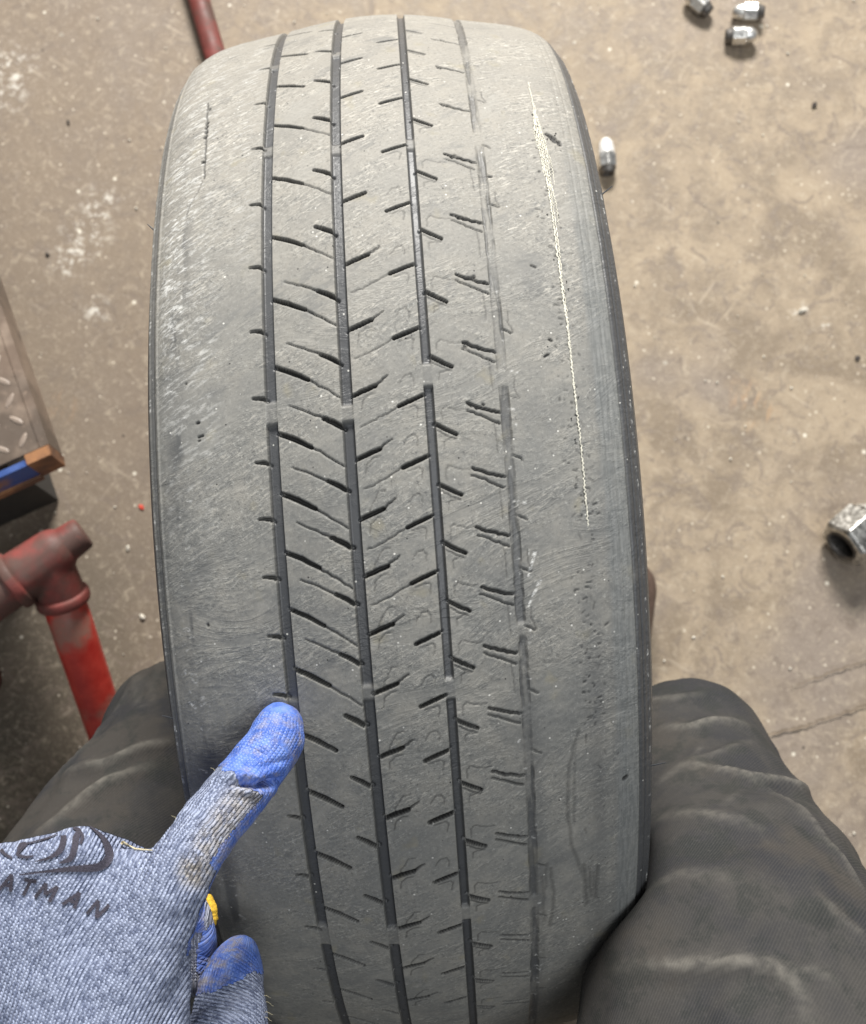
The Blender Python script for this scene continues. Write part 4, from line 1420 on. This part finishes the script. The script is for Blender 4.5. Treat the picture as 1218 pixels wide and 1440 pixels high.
def place(o, px_, py_, axis, roll=0.0, z=.0103, label=''):
    """lay the nut down: its own z axis along `axis`"""
    c_ = on_z(px_, py_, z)
    q = Vector(axis).normalized().to_track_quat('Z', 'Y') @ Matrix.Rotation(roll, 3, 'Z').to_quaternion()
    o.rotation_mode = 'QUATERNION'
    o.rotation_quaternion = q
    o.location = Vector(c_) - q @ Vector((0, 0, .019))
    tag(o, label, 'lug nut', 'lug nuts lying loose on the floor')


nut = make_nut(.014)
nut2 = copy_tree(nut)
nut3 = copy_tree(nut)
long_nut = make_nut(.021)
place(nut, 1042, 50, (.93, -.12, .10), .3, label='chrome lug nut lying in front of and touching its twin')
place(nut2, 1053, 17, (-.95, .15, -.08), .15, label='pale lug nut lying just behind another one it touches')
place(nut3, 982, 4, (-.75, .75, .12), .2, label='lone lug nut half cut off by the top edge of the photo')
place(long_nut, 854, 224, (.02, 1, .10), .52, label='white looking long domed lug nut alone beside the tyre shoulder')

# big hexagonal nut at the right edge
big = empty('hex_nut', tuple(on_z(1202, 752, .028)))
tag(big, 'large chrome hex nut at the right edge, its dark bore facing the tyre', 'hex nut')
bm = bmesh.new()
rc, ri, ln = .0310, .0185, .022
prof6 = [(-ln, .84), (-ln + .004, 1), (ln - .004, 1), (ln, .86)]
rings = [[bm.verts.new((rc * q * math.cos(math.pi / 3 * i_), rc * q * math.sin(math.pi / 3 * i_), z_)) for i_ in range(6)] for z_, q in prof6]
for a, b in zip(rings[:-1], rings[1:]):
    for i_ in range(6):
        bm.faces.new((a[i_], a[(i_ + 1) % 6], b[(i_ + 1) % 6], b[i_]))
bm.faces.new(rings[0][::-1])
inner = [bm.verts.new((ri * math.cos(math.pi / 12 * i_), ri * math.sin(math.pi / 12 * i_), ln)) for i_ in range(24)]
for i_ in range(6):
    fan = [rings[-1][i_], rings[-1][(i_ + 1) % 6]] + [inner[(4 * (i_ + 1) - k_) % 24] for k_ in range(5)]
    bm.faces.new(fan)
ob = obj_bm('hex_body', bm, M_CHROME2, big, False)
md = ob.modifiers.new('b', 'BEVEL')
md.width, md.segments = .0011, 2
bm = bmesh.new()
lathe(bm, [(ln + .0012, ri + .0012), (ln + .0016, ri), (ln - .002, ri - .0012)] + [(ln - .003 - .0016 * k_, ri - (.0012 if k_ % 2 else .0024)) for k_ in range(16)] + [(-ln + .002, 0)], 24)
obj_bm('threaded_bore', bm, M_STEEL, big)
bm = bmesh.new()
lathe(bm, [(-ln - .0002, .0245), (-ln - .004, .0242), (-ln - .012, .019), (-ln - .017, .011), (-ln - .018, 0)], 28)
obj_bm('domed_cap', bm, M_CHROME, big)
big.rotation_mode = 'QUATERNION'
big.rotation_quaternion = Vector((-.74, -.52, .12)).to_track_quat('Z', 'Y') @ Matrix.Rotation(.80, 3, 'Z').to_quaternion()


def tube(name, a, b, r0, r1, mat, root, k=28, cap=True, bev=.002):
    a, b = Vector(a), Vector(b)
    d = b - a
    L_ = d.length
    mt = Matrix.Translation(a) @ d.to_track_quat('Z', 'Y').to_matrix().to_4x4()
    bm = bmesh.new()
    lathe(bm, [(0, 0), (0, r0 - bev), (bev, r0)] + [(L_ * t, r0 + (r1 - r0) * t) for t in (.25, .5, .75)] + [(L_ - bev, r1), (L_, r1 - bev), (L_, 0)], k, mt)
    return adopt(obj_bm(name, bm, mat, None), root)


# red pipe frame on the left
frame = empty('pipe_frame', tuple(on_z(100, 900, 0)))
tag(frame, 'red painted steel pipe frame with a tee joint standing at the left edge', 'pipe frame')
zt = .20
T0 = Vector(on_z(72, 790, zt))
Lp, Ep = Vector(on_z(-150, 935, zt)), Vector(on_z(118, 748, zt - .015))
dirm = (Ep - Lp).normalized()
T0 = Lp + dirm * (T0 - Lp).dot(dirm)
leg_end = Vector(on_z(168, 1080, .03))
dl_ = (leg_end - T0).normalized()
tube('cross_pipe', Lp, T0 - dirm * .015, .0250, .0250, M_DRED, frame)
tube('stub_pipe', T0 + dirm * .012, Ep, .0190, .0165, M_DRED, frame)
tube('leg_pipe', T0 + dl_ * .045, leg_end, .0215, .0200, M_RED, frame)
bm = bmesh.new()
chain_balls(bm, [(T0 - dirm * .030, .0265), (T0 + dirm * .004, .0245)], .12, 3)
chain_balls(bm, [(T0 - dirm * .004, .0245), (T0 + dl_ * .040, .0235)], .12, 3)
V, Fq = skin(bm, .0018, 3)
tee = adopt(mesh_np('tee_fitting', V, Fq, M_DRED, None), frame)
for nm, c_, d_, r_ in (('collar', T0 - dirm * .040, dirm, .0300), ('collar', T0 + dl_ * .047, dl_, .0270), ('collar', T0 - dirm * .115, dirm, .0305)):
    bm = bmesh.new()
    mt = Matrix.Translation(c_) @ d_.to_track_quat('Z', 'Y').to_matrix().to_4x4()
    lathe(bm, [(-.006, r_ - .005), (-.0055, r_ - .001), (-.003, r_), (.003, r_), (.0055, r_ - .001), (.006, r_ - .005)], 32, mt)
    adopt(obj_bm(nm, bm, M_DRED, None), frame)
tube('foot_plate', leg_end + Vector((0, 0, .0)), leg_end - Vector((0, 0, .0296)), .022, .040, M_RED, frame)
lf = Lp + Vector((0, 0, 0))
tube('post', lf, (lf.x, lf.y, .0), .0265, .0265, M_DRED, frame)

# red bar behind the tyre
bar = empty('red_bar', tuple(on_z(285, 40, 0)))
tag(bar, 'dull red round bar lying on the floor behind the top of the tyre', 'bar')
b0, b1 = on_z(262, -60, .0145), on_z(318, 130, .0145)
tube('bar_tube', b0, b1, .0138, .0138, M_DRED, bar)
bd = Vector(b1 - b0).normalized()
tube('end_ferrule', Vector(b1), Vector(b1) + bd * .03, .0142, .0142, M_STEEL, bar)

# steel platform corner
ramp = empty('steel_platform', tuple(on_z(-60, 640, 0)))
tag(ramp, 'corner of a raised steel tread plate platform with a rusty blue painted front edge', 'platform')
zp = .235
c0 = on_z(55, 630, zp)
eR = on_z(-6, 452, zp) - c0
eR /= np.linalg.norm(eR)
eF = on_z(-8, 658, zp) - c0
eF /= np.linalg.norm(eF)
eF = eF - eR * (eF @ eR) * .0
thk = .0045
bm = bmesh.new()
Lf, Lr = .75, 1.15


def prism(bm, quad, z0, z1):
    a = [bm.verts.new((q[0], q[1], z0)) for q in quad]
    b = [bm.verts.new((q[0], q[1], z1)) for q in quad]
    m_ = len(quad)
    bm.faces.new(a[::-1])
    bm.faces.new(b)
    for i in range(m_):
        bm.faces.new((a[i], a[(i + 1) % m_], b[(i + 1) % m_], b[i]))


prism(bm, [c0, c0 + eF * Lf, c0 + eF * Lf + eR * Lr, c0 + eR * Lr], zp - thk, zp)
adopt(obj_bm('deck_plate', bm, M_PLATE, None, False), ramp)
o_out = -eR * .010 - eF * .010
bm = bmesh.new()
f0, f1 = c0 - eR * .004, c0 - eR * .010
prism(bm, [c0 - eR * .0045 + eF * .016, c0 - eR * .0045 + eF * Lf, c0 - eR * .0105 + eF * Lf, c0 - eR * .0105 + eF * .016], zp - .036, zp - .002)
adopt(obj_bm('front_rail', bm, M_BLUE, None, False), ramp)
bm = bmesh.new()
prism(bm, [c0 - eR * .0112 - eF * .0085, c0 - eR * .0112 + eF * .0155, c0 - eR * .001 + eF * .0155, c0 - eR * .001 - eF * .010], zp - .042, zp + .001)
adopt(obj_bm('corner_post', bm, M_RUST, None, False), ramp)
bm = bmesh.new()
prism(bm, [c0 - eR * .0135 + eF * .0156, c0 - eR * .0135 + eF * Lf, c0 - eR * .002 + eF * Lf, c0 - eR * .002 + eF * .0156], zp - .046, zp - .0365)
adopt(obj_bm('bottom_flange', bm, M_RUST, None, False), ramp)
bm = bmesh.new()
prism(bm, [c0 - eF * .0095 + eR * .0005, c0 - eF * .0005 + eR * .0005, c0 - eF * .0005 + eR * Lr, c0 - eF * .0095 + eR * Lr], zp - .040, zp - .001)
adopt(obj_bm('side_rail', bm, M_PLATE, None, False), ramp)
bm = bmesh.new()
lathe(bm, [(0, .001), (.0006, .0088), (.0013, .0076), (.0017, .004), (.0018, 0)], 10)
for v_ in bm.verts:
    v_.co.y *= .34
lug0 = obj_bm('raised_lug', bm, M_LUG, None)
first = True
angp = math.atan2(eR[1], eR[0])
for i in range(13):
    for j in range(13):
        q = c0 + eR * (.014 + .0215 * i) + eF * (.012 + .0215 * j)
        o = lug0 if first else lug0.copy()
        if not first:
            COL.objects.link(o)
        first = False
        o.location = (q[0], q[1], zp - .0004)
        o.rotation_euler = (0, 0, angp + (.75 if (i + j) % 2 else -.75) + random.gauss(0, .05))
        o.scale = (random.uniform(.9, 1.05), random.uniform(.8, 1.1), random.uniform(.35, 1.0))
        adopt(o, ramp)
bm = bmesh.new()
prism(bm, [c0 + eR * .03 + eF * .055, c0 + eR * .03 + eF * (Lf - .05), c0 + eR * (Lr - .05) + eF * (Lf - .05), c0 + eR * (Lr - .05) + eF * .055], .001, zp - thk - .001)
adopt(obj_bm('shade_box', bm, M_SOLE, None, False), ramp)  # dark box added under the deck to stand in for shade

# small litter: a red paint chip, dark crumbs, pale grit
def pebble(px_, py_, r_, mat, name, label, cat, group=None, flat_=.5):
    bm = bmesh.new()
    bmesh.ops.create_icosphere(bm, subdivisions=2, radius=r_)
    st_ = random.uniform(.5, .8)
    for v_ in bm.verts:
        v_.co *= random.uniform(.6, 1.15)
        v_.co.y *= st_
        v_.co.z *= flat_
    o_ = obj_bm(name, bm, mat, None, False)
    q = on_z(px_, py_)
    o_.location = (q[0], q[1], r_ * flat_ * .6)
    o_.rotation_euler = (0, 0, random.random() * 6)
    return tag(o_, label, cat, group)


pebble(199, 713, .0045, M_CHIP, 'paint_chip', 'small bright red paint chip on the floor left of the tyre', 'paint chip', flat_=.3)
pebble(1145, 148, .0048, M_DARKGRIT, 'debris_crumb', 'dark crumb on the bare floor below the lug nuts', 'crumb')
pebble(1206, 504, .0045, M_DARKGRIT, 'debris_crumb', 'dark sliver on the floor near the right edge above the hex nut', 'crumb', flat_=.3)
pebble(96, 172, .0035, M_DARKGRIT, 'debris_crumb', 'tiny dark crumb beside a white scratch on the upper left floor', 'crumb')
pebble(67, 358, .0035, M_DARKGRIT, 'debris_crumb', 'tiny dark crumb on the floor left of the pale scuff', 'crumb')
pebble(1128, 437, .0060, M_GRIT, 'pale_stone', 'white stone chip among smaller flecks on the right floor', 'stone chip', flat_=.4)
pebble(180, 770, .0035, M_GRIT, 'pale_stone', 'small white stone chip on the floor right of the red tee joint', 'stone chip')
pebble(200, 868, .0038, M_GRIT, 'pale_stone', 'small white stone chip on the floor above the left knee', 'stone chip')
bm = bmesh.new()
for _ in range(330):
    px_, py_ = random.uniform(-40, 1260), random.uniform(-40, 1250)
    q = on_z(px_, py_)
    r_ = random.choice((.0006, .0008, .0010, .0016))
    mm = Matrix.Translation((q[0], q[1], r_ * .3)) @ Matrix.Rotation(random.random() * 6, 4, 'Z') @ Matrix.Diagonal((random.uniform(.7, 1.5), random.uniform(.6, 1.1), .5, 1))
    bmesh.ops.create_icosphere(bm, subdivisions=1, radius=r_, matrix=mm)
o = obj_bm('grit', bm, M_GRIT)
tag(o, 'fine pale grit scattered over the concrete', 'grit', kind='stuff')

SC.cycles.use_denoising = True
SC.cycles.max_bounces = 6
